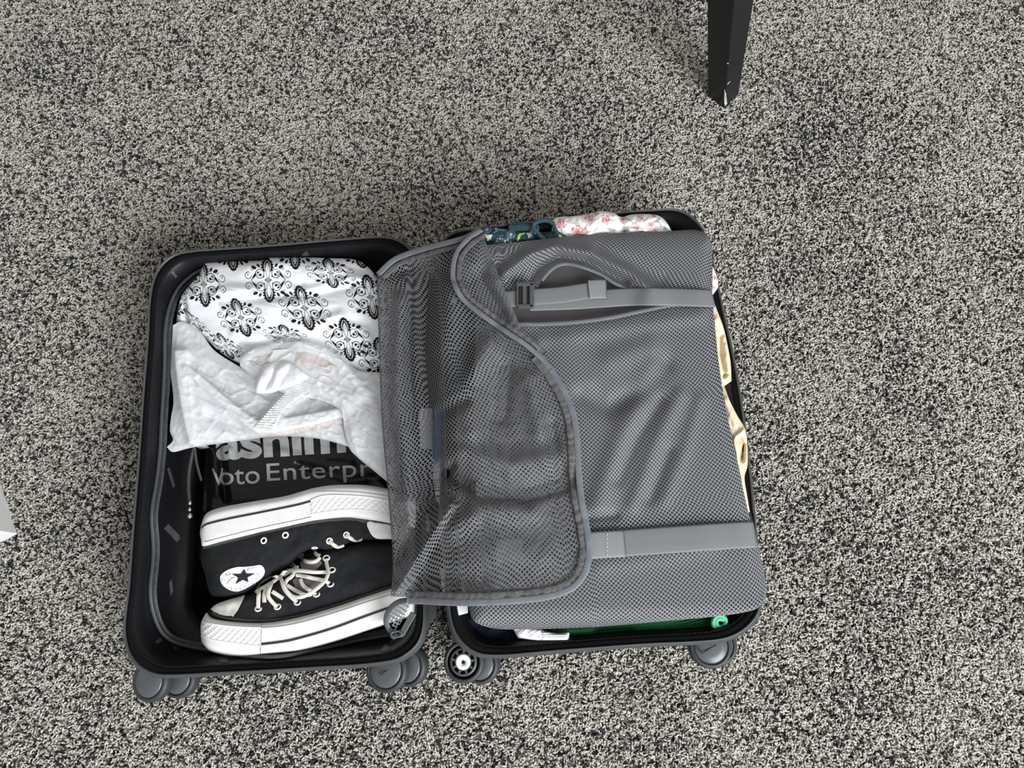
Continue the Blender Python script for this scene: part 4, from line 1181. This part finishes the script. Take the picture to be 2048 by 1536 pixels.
# ------------------------------------------------------------------ black printed plastic bag
G = coons([(398, 800), (500, 790), (640, 790), (800, 800)], [(398, 1120), (500, 1150), (640, 1150), (820, 1120)], [(398, 800), (412, 880), (408, 960), (398, 1120)], nu=120, nv=110)
PFo = [([(438, 890), (446, 950), (452, 1000)], 6, -0.010), ([(428, 900), (434, 990)], 6, 0.006), ([(460, 900), (466, 1000)], 7, 0.004), ([(600, 930), (700, 960), (760, 955)], 9, -0.006),
       ([(560, 905), (640, 925), (700, 930)], 9, 0.004), ([(480, 990), (560, 1000)], 14, 0.004), ([(415, 880), (412, 1020)], 6, -0.008), ([(720, 900), (780, 990)], 9, 0.004)]
pb = pillow('printed_plastic_bag', G, 0.030, 0.014, 0.024, M['poly'], None, e=lambda u, v: edgefn(u, v, 10, 8, 0.5, 0.5), bvh=True,
            zadd=lambda x, y, u, v: folds(x, y, PFo) + 0.003 * fbm(x / 40, y / 30, 41))
tag(pb, 'black glossy plastic bag with grey lettering under the shoe bags', 'bag')
def lettering(s, ox, oy, h, ang, name, mat, surf, parent, bold=0.0, spacing=1.0, step=4.0, shear=0.0, off=0.0006, stretch=1.0):
    V, F = textmesh(s, 1.0, bold, spacing)
    ca, sa = math.cos(ang), math.sin(ang)
    x = V[:, 0] * h * stretch; y = V[:, 1] * h
    x = x + y * shear
    P = np.column_stack([ox + x * ca + y * sa, oy + x * sa - y * ca, np.zeros(len(V))])
    P, F = subdiv(P, F, step)
    W = [drape(p[0], p[1], surf, off)[0][:] for p in P]
    return mk(name, W, F, mat, parent, smooth=False)
lettering('ashim', 433, 918, 92, -0.062, 'lettering', M['polyprint'], [pb.name], pb, bold=0.035, spacing=1.0, stretch=1.24)
lettering('V', 425, 970, 48, -0.02, 'lettering', M['polyprint'], [pb.name], pb, bold=0.008, stretch=0.80)
lettering('oto', 437, 970.5, 54, -0.048, 'lettering', M['polyprint'], [pb.name], pb, bold=0.004, stretch=1.10)
lettering('Enterpr', 530, 962, 50, -0.050, 'lettering', M['polyprint'], [pb.name], pb, bold=0.004, spacing=1.06, stretch=1.30)

# cord with metal tip
c = crv([(388, 893), (383, 915), (378, 945), (377, 975), (379, 1003)], 40)
cd = tube('cord', at(c[:, 0], c[:, 1], 0.046 + 0.0 * c[:, 0]), 0.0024, material('charcoal_cord', (0.045, 0.046, 0.048), 0.5), None, seg=10)
tag(cd, 'thin charcoal cord with a silver beaded tip beside the printed bag', 'cord')
for (x, y, r) in ((380, 1006, 0.0027), (379.5, 1019, 0.0026), (380, 1032, 0.0036)):
    V, F = lathe([(0.0002, r), (r * .6, r * .8), (r, 0.0), (r * .8, -r * .7), (0.0002, -r)], 16, at(x, y, 0.047), (0, 1, 0.2))
    mk('bead', V, F, M['silver'], cd)
c = crv([(380, 1004), (380, 1036)], 8)
tube('tip_core', at(c[:, 0], c[:, 1], 0.046), 0.0013, M['black'], cd, seg=8)
c = crv([(389, 897), (393, 925), (398, 945), (403, 962)], 20)
o = tube('bag_strip', at(c[:, 0], c[:, 1], 0.048), 0.0017, material('charcoal_strip', (0.06, 0.06, 0.06), 0.5), None, seg=8, flat=0.5)
tag(o, 'narrow grey strip hanging out beneath the white shoe bag', 'strip')

# ------------------------------------------------------------------ heeled sandals in white shoe bags
def band3(name, pts, zlo, zhi, halfw, mat, parent, n=60, label=None):
    """upright band: in-plane polyline (pixels) with in-plane thickness, standing between two heights"""
    c = crv(pts, n); hw = np.interp(np.linspace(0, 1, n), np.linspace(0, 1, len(halfw)), halfw)
    t = np.gradient(c, axis=0); t /= np.linalg.norm(t, axis=1)[:, None]
    nr = np.column_stack([-t[:, 1], t[:, 0]])
    a = c + nr * hw[:, None]; b = c - nr * hw[:, None]
    A1 = at(a[:, 0], a[:, 1], zhi); B1 = at(b[:, 0], b[:, 1], zhi)
    A0 = A1.copy(); A0[:, 2] = zlo; B0 = B1.copy(); B0[:, 2] = zlo
    Am = A1 * [1, 1, 1] - [0, 0, 0.002]; Bm = B1 - [0, 0, 0.002]
    A1 = A1 * 0.85 + B1 * 0.15; B1_ = B1 * 0.85 + A1 * 0.15
    ring = np.stack([A0, Am, A1, B1_, Bm, B0], 1)
    V = ring.reshape(-1, 3)
    F = [list(f) for f in gridfaces(n, 6, cv=True)] + [[0, 1, 2, 3, 4, 5], [(n - 1) * 6 + k for k in range(6)][::-1]]
    return mk(name, V, F, mat, parent, label=label, bvh=True)

def rhinestones(G, zf, parent, rad=0.0011):
    lst = []
    nu, nv, _ = G.shape
    for i in range(nu):
        for j in range(nv):
            x, y = G[i, j]
            if (i + j) % 1 == 0:
                c = at(x, y, zf(x, y))
                lst.append(lathe([(rad, 0), (rad * .75, rad * .7), (rad * .25, rad)], 6, c, (0, 0, 1)))
    V, F = join(lst)
    o = mk('rhinestones', V, F, M['rhine'], parent, smooth=False); o['kind'] = 'stuff'
    return o

s1 = empty('heeled_sandal', at(500, 830, 0.03), 'white heeled sandal with rhinestone strap and block heel inside the knotted shoe bag', 'sandal', 'sandals in white bags')
band3('sole', [(366, 732), (400, 760), (450, 804), (500, 844), (530, 852), (600, 841), (684, 823)], 0.062, 0.080, [7, 8, 9, 11, 12, 11, 9], M['pearl'], s1)
band3('outsole', [(508, 860), (540, 865), (600, 857), (684, 840)], 0.060, 0.074, [4, 5, 5, 4], M['peach'], s1)
band3('insole', [(378, 735), (420, 768), (470, 808), (515, 848)], 0.045, 0.070, [4, 6, 7, 5], M['peach'], s1)
band3('heel', [(361, 700), (366, 760), (375, 830), (385, 884)], 0.035, 0.078, [15, 14, 12, 9], M['pearl'], s1, label='white block heel')
SG = coons([(588, 772), (622, 779)], [(508, 858), (545, 862)], [(588, 772), (545, 815), (508, 858)], [(622, 779), (572, 815), (545, 862)], nu=18, nv=40)
sz = lambda x, y: 0.083
st = sheet('strap', SG, lambda x, y, u, v: 0.080 + 0.004 * np.sin(v * 3.1), M['pearl'], s1, thick=0.002, bvh=True)
rhinestones(SG[::2, ::2], lambda x, y: 0.0805 + 0.004 * math.sin(max(0, min(1, (y - 774) / 86.0)) * 3.1), st, 0.0016)

s2 = empty('heeled_sandal', at(620, 720, 0.03), 'white heeled sandal with rhinestone strap half hidden under the bag at the mesh flap', 'sandal', 'sandals in white bags')
band3('sole', [(482, 722), (510, 704), (550, 696), (610, 692), (660, 712), (700, 748), (740, 800), (770, 880)], 0.04, 0.083, [6, 8, 9, 9, 8, 8, 8, 8], M['pearl'], s2)
band3('insole', [(500, 722), (560, 710), (620, 712), (660, 735)], 0.04, 0.076, [5, 8, 10, 7], M['peach'], s2)
SG = coons([(548, 702), (592, 698)], [(540, 724), (585, 726)], nu=16, nv=9)
st = sheet('strap', SG, lambda x, y, u, v: 0.087 + 0.0 * u, M['pearl'], s2, thick=0.002, bvh=True)
rhinestones(SG[::1, ::1], lambda x, y: 0.088, st, 0.0015)
SG = coons([(738, 880), (790, 905)], [(742, 900), (790, 922)], nu=16, nv=7)
st = sheet('ankle_strap', SG, lambda x, y, u, v: 0.078 + 0.0 * u, M['pearl'], s2, thick=0.002, bvh=True)
rhinestones(SG, lambda x, y: 0.079, st, 0.0015)

SAND = [n for n in BVS if n.split('.')[0] in ('sole', 'outsole', 'insole', 'heel', 'strap', 'ankle_strap')]
def cling(G, z0, it=14, off=0.0013):
    """cloth height that rests on the sandals below and spans the gaps between them"""
    nu, nv, _ = G.shape
    H_ = np.full((nu, nv), -1.0)
    for i in range(nu):
        for j in range(nv):
            o_ = Vector((0, 0, CAM_H)); d_ = ray(G[i, j, 0], G[i, j, 1])
            for nme in SAND:
                h, nrm, k, dist = BVS[nme].ray_cast(o_, d_)
                if h is not None: H_[i, j] = max(H_[i, j], h.z + off)
    E = np.zeros((nu, nv)); E[2:-2, 2:-2] = 1
    z = np.maximum(z0, H_)
    for _ in range(it):
        q = z.copy()
        q[1:-1, 1:-1] = (z[:-2, 1:-1] + z[2:, 1:-1] + z[1:-1, :-2] + z[1:-1, 2:]) / 4
        z = np.maximum(q, H_)
    return z
def bag_z(F_, seed, zedge, rise):
    def f(x, y, u, v):
        z0 = zedge + rise * edgefn(u, v, 6, 4, 0.5, 0.6) + folds(x, y, F_) * np.clip(edgefn(u, v, 8, 8) * 1.5, 0, 1)
        z = cling(np.stack([x, y], -1), z0)
        r1 = np.abs(vnoise((x + 0.8 * y) / 34, (y - 0.5 * x) / 15, seed)); r2 = np.abs(vnoise((x - 0.5 * y) / 17, (y + 0.9 * x) / 40, seed + 3))
        return z + (0.0020 * np.clip(0.14 - r1, 0, 1) / 0.14 + 0.0016 * np.clip(0.10 - r2, 0, 1) / 0.10 + 0.0007 * fbm(x / 14, y / 12, seed + 5)) * np.clip(edgefn(u, v, 8, 8) * 1.5, 0, 1)
    return f
B2F = [([(600, 680), (610, 720), (640, 770), (690, 800)], 9, 0.006), ([(560, 690), (540, 735)], 9, -0.004), ([(660, 700), (700, 745), (715, 775)], 7, 0.005), ([(690, 850), (720, 815), (760, 790)], 8, -0.008),
       ([(705, 800), (770, 770)], 12, 0.005), ([(640, 720), (690, 780)], 8, -0.004), ([(700, 900), (740, 930)], 6, 0.004), ([(730, 830), (760, 880), (750, 940)], 14, 0.005), ([(700, 840), (712, 890)], 6, 0.005)]
B2 = coons([(480, 714), (500, 697), (530, 686), (565, 679), (600, 676), (640, 683), (680, 704), (714, 740), (760, 745), (800, 750)],
           [(480, 732), (520, 765), (580, 790), (640, 800), (686, 824), (687, 850), (697, 893), (712, 912), (742, 937), (800, 985)], nu=130, nv=90)
b2 = sheet('white_shoe_bag', B2, bag_z(B2F, 52, 0.084, 0.006), M['nonwoven'], None)
sheet('back_layer', B2, lambda x, y, u, v: 0.062 + 0.010 * (1 - edgefn(u, v, 6, 4)), M['nonwoven2'], b2)
tag(b2, 'sheer white shoe bag running under the mesh flap', 'bag')
B1F = [([(390, 700), (440, 740), (520, 800)], 8, 0.005), ([(365, 740), (400, 800), (405, 890)], 7, 0.006), ([(350, 700), (358, 780)], 6, 0.004), ([(400, 820), (470, 850), (500, 880)], 8, -0.006),
       ([(450, 770), (560, 800)], 9, -0.003), ([(410, 810), (470, 830)], 7, 0.004), ([(640, 790), (690, 830), (680, 850)], 7, 0.004), ([(500, 866), (690, 835)], 8, 0.004), ([(420, 860), (500, 872)], 6, 0.003),
       ([(372, 665), (390, 680)], 8, -0.004), ([(480, 750), (520, 775)], 6, -0.003)]
B1 = coons([(346, 650), (366, 644), (400, 664), (428, 700), (470, 728), (520, 755), (580, 780), (640, 792), (690, 818)],
           [(334, 894), (346, 904), (376, 897), (402, 892), (440, 887), (490, 880), (540, 874), (590, 873), (640, 878), (680, 888), (698, 894)],
           [(346, 650), (343, 700), (341, 740), (347, 800), (342, 835), (340, 862), (346, 880), (334, 894)], [(690, 818), (688, 845), (692, 870), (698, 894)], nu=130, nv=90)
b1 = sheet('white_shoe_bag', B1, bag_z(B1F, 62, 0.064, 0.012), M['nonwoven'], None, bvh=True)
sheet('back_layer', B1, lambda x, y, u, v: 0.056 + 0.006 * (1 - edgefn(u, v, 6, 4)), M['nonwoven2'], b1)
tag(b1, 'sheer white nonwoven shoe bag with a knotted top over the printed plastic bag', 'bag')
# bunched knot of the bag
G = coons([(528, 728), (555, 722), (582, 724), (600, 736)], [(508, 770), (514, 786), (540, 785), (580, 772), (618, 756)], [(528, 728), (516, 750), (508, 770)], [(600, 736), (612, 746), (618, 756)], nu=60, nv=40)
pillow('knot', G, 0.090, 0.007, 0.006, M['nonwoven2'], b1, e=lambda u, v: edgefn(u, v, 3, 3, 0.6, 0.6), zadd=lambda x, y, u, v: 0.0042 * np.abs(np.sin(u * 9 + 1.5 * v + 1.2 * vnoise(x / 20, y / 30, 4))) * (0.3 + v) + 0.003 * fbm(x / 22, y / 30, 71, 2), label='bunched and tied top of the bag')

# ------------------------------------------------------------------ sneakers
def sole_e(u, v): return np.clip(1 - np.abs(2 * u - 1) ** 14, 0, 1) ** 0.35 * np.clip(1 - np.abs(2 * v - 1) ** 9, 0, 1) ** 0.4

def sneaker(lab, outer, inner, left, right, canvas, zc, hup, grp):
    root = empty('sneaker', at(np.mean([p[0] for p in outer]), np.mean([p[1] for p in outer]), zc - 0.04), lab, 'shoe', grp)
    sole = pillow('sole', coons(outer, inner, left, right, nu=150, nv=34), zc, hup, 0.036, M['rubber'], root, e=sole_e, bvh=True, label='thick white platform sole')
    ct, cb, cl, cr_ = canvas
    up = pillow('canvas_upper', coons(ct, cb, cl, cr_, nu=110, nv=80), zc, hup * 0.82, 0.030, M['canvas'], root,
                e=lambda u, v: np.clip(1 - np.abs(2 * u - 1) ** 5, 0, 1) ** 0.5 * np.clip(1 - np.abs(2 * v - 1) ** 5, 0, 1) ** 0.45, bvh=True,
                zadd=lambda x, y, u, v: 0.004 * fbm(x / 45, y / 45, 81) + 0.0015 * fbm(x / 14, y / 20, 82), label='black canvas upper')
    return root, sole, up

# sneaker with its ankle star patch showing, sole towards the printed bag
A_OUT = [(402, 1050), (412, 1028), (438, 1016), (497, 1004.5), (567, 993), (603, 983), (633, 975), (673, 970), (731, 970.5), (783, 980), (830, 1000), (862, 1034)]
A_IN = [(403, 1084), (408, 1093), (450, 1083), (520, 1066.5), (591, 1051), (638, 1042), (685, 1037), (720, 1039.5), (786, 1051), (830, 1062), (866, 1072)]
A_CT = [(404, 1086), (450, 1078), (520, 1062), (591, 1046), (638, 1037), (685, 1032), (730, 1036), (790, 1048), (850, 1070)]
A_CB = [(424, 1192), (450, 1195), (481, 1191), (503, 1181), (522, 1166), (546, 1150), (568, 1139), (583, 1128), (604, 1108), (628, 1098), (652, 1101), (682, 1096), (706, 1083), (740, 1080), (800, 1082), (850, 1084)]
A_CL = [(404, 1086), (403, 1124), (410, 1147), (417, 1178), (424, 1192)]
sa, saS, saU = sneaker('black canvas high-top platform sneaker showing its star ankle patch', A_OUT, A_IN, [(402, 1050), (400, 1067), (403, 1084)], [(862, 1034), (868, 1055), (866, 1072)], (A_CT, A_CB, A_CL, None), 0.052, 0.036, 'pair of sneakers')
# sneaker with toe towards the outer wall, laces showing
B_IN = [(413, 1224), (427, 1236), (467, 1241.5), (521, 1244), (567, 1239), (614, 1228.6), (685, 1207.5), (732, 1191), (788, 1173.5), (850, 1156)]
B_OUT = [(403, 1284), (417, 1300), (438, 1308), (474, 1314), (521, 1313), (591, 1304.6), (661, 1286), (732, 1262), (790, 1243), (850, 1226)]
B_CT = [(420, 1216), (440, 1206), (462, 1199), (492, 1190), (530, 1172), (566, 1150), (600, 1125), (640, 1100), (700, 1086), (785, 1080), (850, 1082)]
B_CB = [(418, 1232), (440, 1242), (480, 1246), (521, 1248), (567, 1243), (614, 1232), (685, 1211), (732, 1195), (788, 1178), (850, 1160)]
sb_, sbS, sbU = sneaker('black canvas high-top platform sneaker with a tangle of cream laces and white toe cap', B_IN, B_OUT, [(413, 1224), (402, 1248), (403, 1284)], [(850, 1156), (856, 1190), (850, 1226)], (B_CT, B_CB, [(420, 1216), (415, 1225), (418, 1232)], None), 0.050, 0.034, 'pair of sneakers')

def stripe(name, pts, w, mat, surf, parent, off=0.0006, n=90, t=0.0006):
    c = crv(pts, n); P = smooth3(drapes(c, surf, off), 3)
    return ribbon(name, P, w, t, mat, parent)
stripe('foxing_stripe', [(404, 1056), (412, 1049), (450, 1039), (520, 1025), (591, 1010.5), (621, 1002.5)], 0.0025, M['foxline'], [saS.name], sa)
stripe('foxing_seam', [(410, 1084), (450, 1073), (520, 1056), (591, 1041), (622, 1034)], 0.0007, M['inkgrey'], [saS.name], sa)
stripe('sole_seam', [(622, 985), (660, 983), (720, 985), (790, 994)], 0.0006, M['inkgrey'], [saS.name], sa)
stripe('upper_trim', [(408, 1095), (450, 1086), (520, 1069), (591, 1053.5), (638, 1044.5), (685, 1040), (720, 1042), (790, 1054)], 0.0042, M['trim'], [saS.name, saU.name], sa, off=0.0008)
stripe('foxing_stripe', [(523, 1288.5), (560, 1284), (591, 1278), (661, 1258), (732, 1232), (790, 1211)], 0.0027, M['foxline'], [sbS.name], sb_)
stripe('foxing_seam', [(523, 1256), (567, 1252), (614, 1242), (685, 1221), (732, 1205), (790, 1187)], 0.0007, M['inkgrey'], [sbS.name], sb_)
stripe('sole_seam', [(523, 1250), (522.5, 1270), (521.5, 1295), (521.5, 1310)], 0.0007, M['inkgrey'], [sbS.name], sb_)
stripe('upper_trim', [(426, 1226), (438, 1232), (469, 1237.5), (521, 1240), (567, 1235.5), (614, 1225), (685, 1204), (732, 1188), (788, 1170)], 0.0032, M['trim'], [sbS.name, sbU.name], sb_, off=0.0009)

def bumper(G, surf, parent, per):
    """toe bumper: raised diamond lattice on a draped patch"""
    nu, nv, _ = G.shape
    P = np.zeros((nu, nv, 3)); C = np.zeros((nu, nv, 3))
    for i in range(nu):
        for j in range(nv):
            h, nrm = drape(G[i, j, 0], G[i, j, 1], surf, 0.0)
            u = i / (nu - 1); v = j / (nv - 1)
            a = u * per; b = v * 5.0
            k = max(abs(math.sin(math.pi * (a + b))), abs(math.sin(math.pi * (a - b))))
            l_ = min(abs(math.sin(math.pi * (a + b) * .5)), abs(math.sin(math.pi * (a - b) * .5)))
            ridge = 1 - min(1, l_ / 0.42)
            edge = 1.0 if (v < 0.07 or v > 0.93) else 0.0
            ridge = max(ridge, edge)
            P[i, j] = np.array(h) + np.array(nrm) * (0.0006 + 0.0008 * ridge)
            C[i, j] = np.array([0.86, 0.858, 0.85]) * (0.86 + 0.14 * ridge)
    return mk('toe_bumper', P.reshape(-1, 3), gridfaces(nu, nv, flip=True), M['rubbervc'], parent, col=C.reshape(-1, 3), label='white diamond textured toe bumper')
bumper(coons([(622, 1000), (650, 991), (700, 991), (745, 995), (800, 1006)], [(623, 1030), (650, 1026), (690, 1021), (740, 1023), (800, 1036)], nu=190, nv=50), [saS.name], sa, 26)
bumper(coons([(405, 1243), (422, 1247), (450, 1251), (485, 1254), (523, 1255)], [(404, 1273), (425, 1281), (450, 1285), (485, 1290), (522, 1294)], nu=150, nv=50), [sbS.name], sb_, 20)
drapepoly('toe_cap', [tuple(q) for q in crv([(735, 1047), (748, 1045), (790, 1055), (826, 1064), (832, 1072), (822, 1078), (780, 1076), (756, 1075.5), (744, 1070), (738, 1060)], 40, closed=True)], [saU.name, saS.name], 0.0016, M['rubber'], sa, 6, label='white rubber toe cap')
drapepoly('toe_cap', [(424, 1219), (430, 1213), (440, 1208), (462, 1200.5), (491, 1192), (487, 1202), (481, 1213), (475, 1224), (468, 1233), (455, 1232), (441, 1229), (430, 1224)], [sbU.name, sbS.name], 0.0016, M['rubber2'], sb_, 5, label='off-white rubber toe cap')

# star patch
pat = drapepoly('ankle_patch', [tuple(p) for p in crv([(442, 1151), (453.6, 1141), (473, 1134.5), (489, 1133.5), (505, 1132), (521, 1130), (528.6, 1137), (529, 1146), (521.6, 1156.6), (503, 1169), (486, 1178.5), (473, 1182), (459, 1179), (447, 1171), (441.5, 1161)], 60, closed=True)],
                [saU.name], 0.0010, M['patch'], sa, 6, label='round white rubber ankle patch with a black star')
tips = np.array([(489.5, 1137.5), (510.5, 1147), (497.5, 1164), (471.5, 1167.5), (465, 1147.5)])
cen = np.array([487.5, 1153.5])
star = []
for k in range(5):
    star.append(tuple(tips[k])); m_ = (tips[k] + tips[(k + 1) % 5]) / 2
    star.append(tuple(cen + (m_ - cen) * 0.52))
drapepoly('star', star, [saU.name], 0.0016, M['ink'], pat, 5, label='black five-pointed star')
def arc_text(s, pts, h, mat, bold=0.0):
    c = crv(pts, len(s)); t = np.gradient(c, axis=0)
    for k, ch in enumerate(s):
        if ch == ' ': continue
        lettering(ch, c[k, 0], c[k, 1], h, math.atan2(t[k, 1], t[k, 0]), 'lettering', mat, [saU.name], pat, bold=bold, step=8, off=0.0016)
arc_text('CONVERSE', [(513.5, 1146), (513.5, 1153), (507, 1161), (497, 1167.5), (486, 1172), (475, 1176.5), (466, 1175)][::1], 8.5, M['inkgrey'])
lettering('ALL', 452, 1153, 8.0, -0.35, 'lettering', M['inkgrey'], [saU.name], pat, step=8, off=0.0016)
lettering('STAR', 496, 1142, 7.0, -0.35, 'lettering', M['inkgrey'], [saU.name], pat, step=8, off=0.0016)
c = crv([(455, 1168), (459, 1162), (464, 1157), (470, 1155)], 14)
tube('signature', drapes(c, [saU.name], 0.0012), 0.0004, M['inkgrey'], pat, seg=5)

def eyelet(px, py, surf, parent, R=0.0033, tilt=None):
    h, nrm = drape(px, py, surf, 0.0006)
    ax = nrm if tilt is None else Vector(tilt)
    V, F = torus(h, ax, R, 0.0011, 18, 7)
    e_ = mk('eyelet', V, F, M['eyelet'], parent)
    V, F = lathe([(R * .8, 0.0001), (0.0002, 0.0001)], 14, h, ax)
    mk('eyelet_hole', V, F, M['black'], e_)
for (x, y) in ((528, 1081.4), (571, 1070.6), (659, 1082), (693, 1070), (629, 1095), (601.5, 1111)):
    eyelet(x, y, [saU.name, saS.name], sa)
for (x, y) in ((585, 1129), (573, 1140)):
    eyelet(x, y, [saU.name], sa, 0.0030, (-0.3, -0.8, 0.6))
for (x, y) in ((517, 1217), (555, 1213.5), (595, 1204.5), (633, 1188), (661, 1168), (664, 1140), (653, 1116)):
    eyelet(x, y, [sbU.name], sb_, 0.0036, (0.05, 0.55, 0.8))

Z1 = 180 / 1536.0
def zpx(pts): return [(520 + x * Z1, 1060 + y * Z1) for x, y in pts]
SURF = [saU.name, sbU.name]
def lace(pts, lift, parent, w=0.0024, n=44, flat=0.42, wave=0.0):
    c = crv(pts, n); P = smooth3(drapes(c, SURF, 0.0), 8)
    l_ = np.interp(np.linspace(0, 1, n), np.linspace(0, 1, len(lift)), lift) if not np.isscalar(lift) else np.full(n, lift)
    P[:, 2] += l_
    k = np.linspace(0, 1, n)
    upv = np.column_stack([0.7 * np.sin(k * 5 + c[0, 0]) * wave, 0.7 * np.cos(k * 4) * wave, np.ones(n)])
    return tube('lace', P, w, M['lace'], parent, seg=10, flat=flat, up=upv)
lace(zpx([(1130, 500), (1160, 620), (1195, 730), (1155, 850), (1050, 970), (900, 1080), (750, 1150), (600, 1140), (500, 1050), (425, 930), (390, 820), (450, 720), (600, 690)]), [0.002, 0.009, 0.012, 0.012, 0.011, 0.010, 0.007], sb_, n=90, wave=0.8)
lace(zpx([(395, 850), (440, 1000), (520, 1110), (640, 1235)]), [0.008, 0.007, 0.002], sb_)
lace(zpx([(440, 770), (560, 705), (720, 700), (950, 725), (1200, 720)]), [0.006, 0.009, 0.007, 0.002], sb_, wave=0.6)
lace(zpx([(640, 770), (800, 795), (950, 835), (1100, 860), (1190, 915)]), [0.006, 0.007, 0.005, 0.001], sb_, wave=0.6)
lace(zpx([(700, 840), (750, 950), (880, 1040), (960, 1110)]), [0.003, 0.004, 0.001], sb_)
lace(zpx([(480, 950), (640, 1040), (800, 1110), (900, 1090)]), [0.004, 0.004, 0.004], sb_)
lace(zpx([(620, 720), (560, 800), (480, 860), (440, 950)]), [0.006, 0.006, 0.005], sb_)
lace(zpx([(0, 990), (60, 880), (170, 810), (290, 800), (400, 830)]), [0.008, 0.010, 0.009, 0.008], sb_, w=0.0027, wave=0.9)
lace(zpx([(30, 1010), (150, 945), (250, 890), (370, 800), (500, 700)]), [0.006, 0.007, 0.008, 0.007], sb_, w=0.0024, wave=0.8)
lace([(519, 1170), (521, 1185), (519, 1200), (517, 1217)], [0.007, 0.006, 0.002], sb_, w=0.0026)
lace([(548, 1164), (541, 1182), (540, 1194), (548, 1206), (556, 1214)], [0.008, 0.007, 0.002], sb_, w=0.0025)
lace([(530, 1205), (531, 1190), (536, 1175)], [0.003, 0.005, 0.006], sb_, w=0.0026)
lace(zpx([(230, 1050), (320, 1110), (410, 1170)]), [0.005, 0.004, 0.003], sb_, w=0.0025)
lace(zpx([(0, 1000), (-30, 1050), (20, 1000)]), 0.006, sb_, w=0.0025)
lace(zpx([(925, 290), (940, 370), (985, 430), (1030, 440)]), [0.001, 0.004, 0.002], sa)
lace(zpx([(690, 440), (760, 520), (880, 555), (980, 530), (1030, 470)]), [0.001, 0.005, 0.004, 0.002], sa, wave=0.4)
lace(zpx([(540, 600), (590, 630), (660, 645)]), [0.002, 0.004, 0.003], sa)
lace([(659, 1082), (668, 1090), (677, 1094), (688, 1090)], [0.001, 0.003, 0.002], sa)
lace([(693, 1070), (702, 1077), (713, 1081), (724, 1078)], [0.001, 0.003, 0.002], sa)
# tongues
drapepoly('tongue', [(585, 1160), (600, 1150), (625, 1150), (642, 1154), (640, 1170), (632, 1182), (612, 1184), (592, 1176)], [sbU.name], 0.0012, M['tongue'], sb_, 5)
drapepoly('tongue', [(600, 1126), (618, 1120), (640, 1118), (644, 1128), (634, 1140), (606, 1142)], [sbU.name, saU.name], 0.0014, M['insock'], sa, 5)
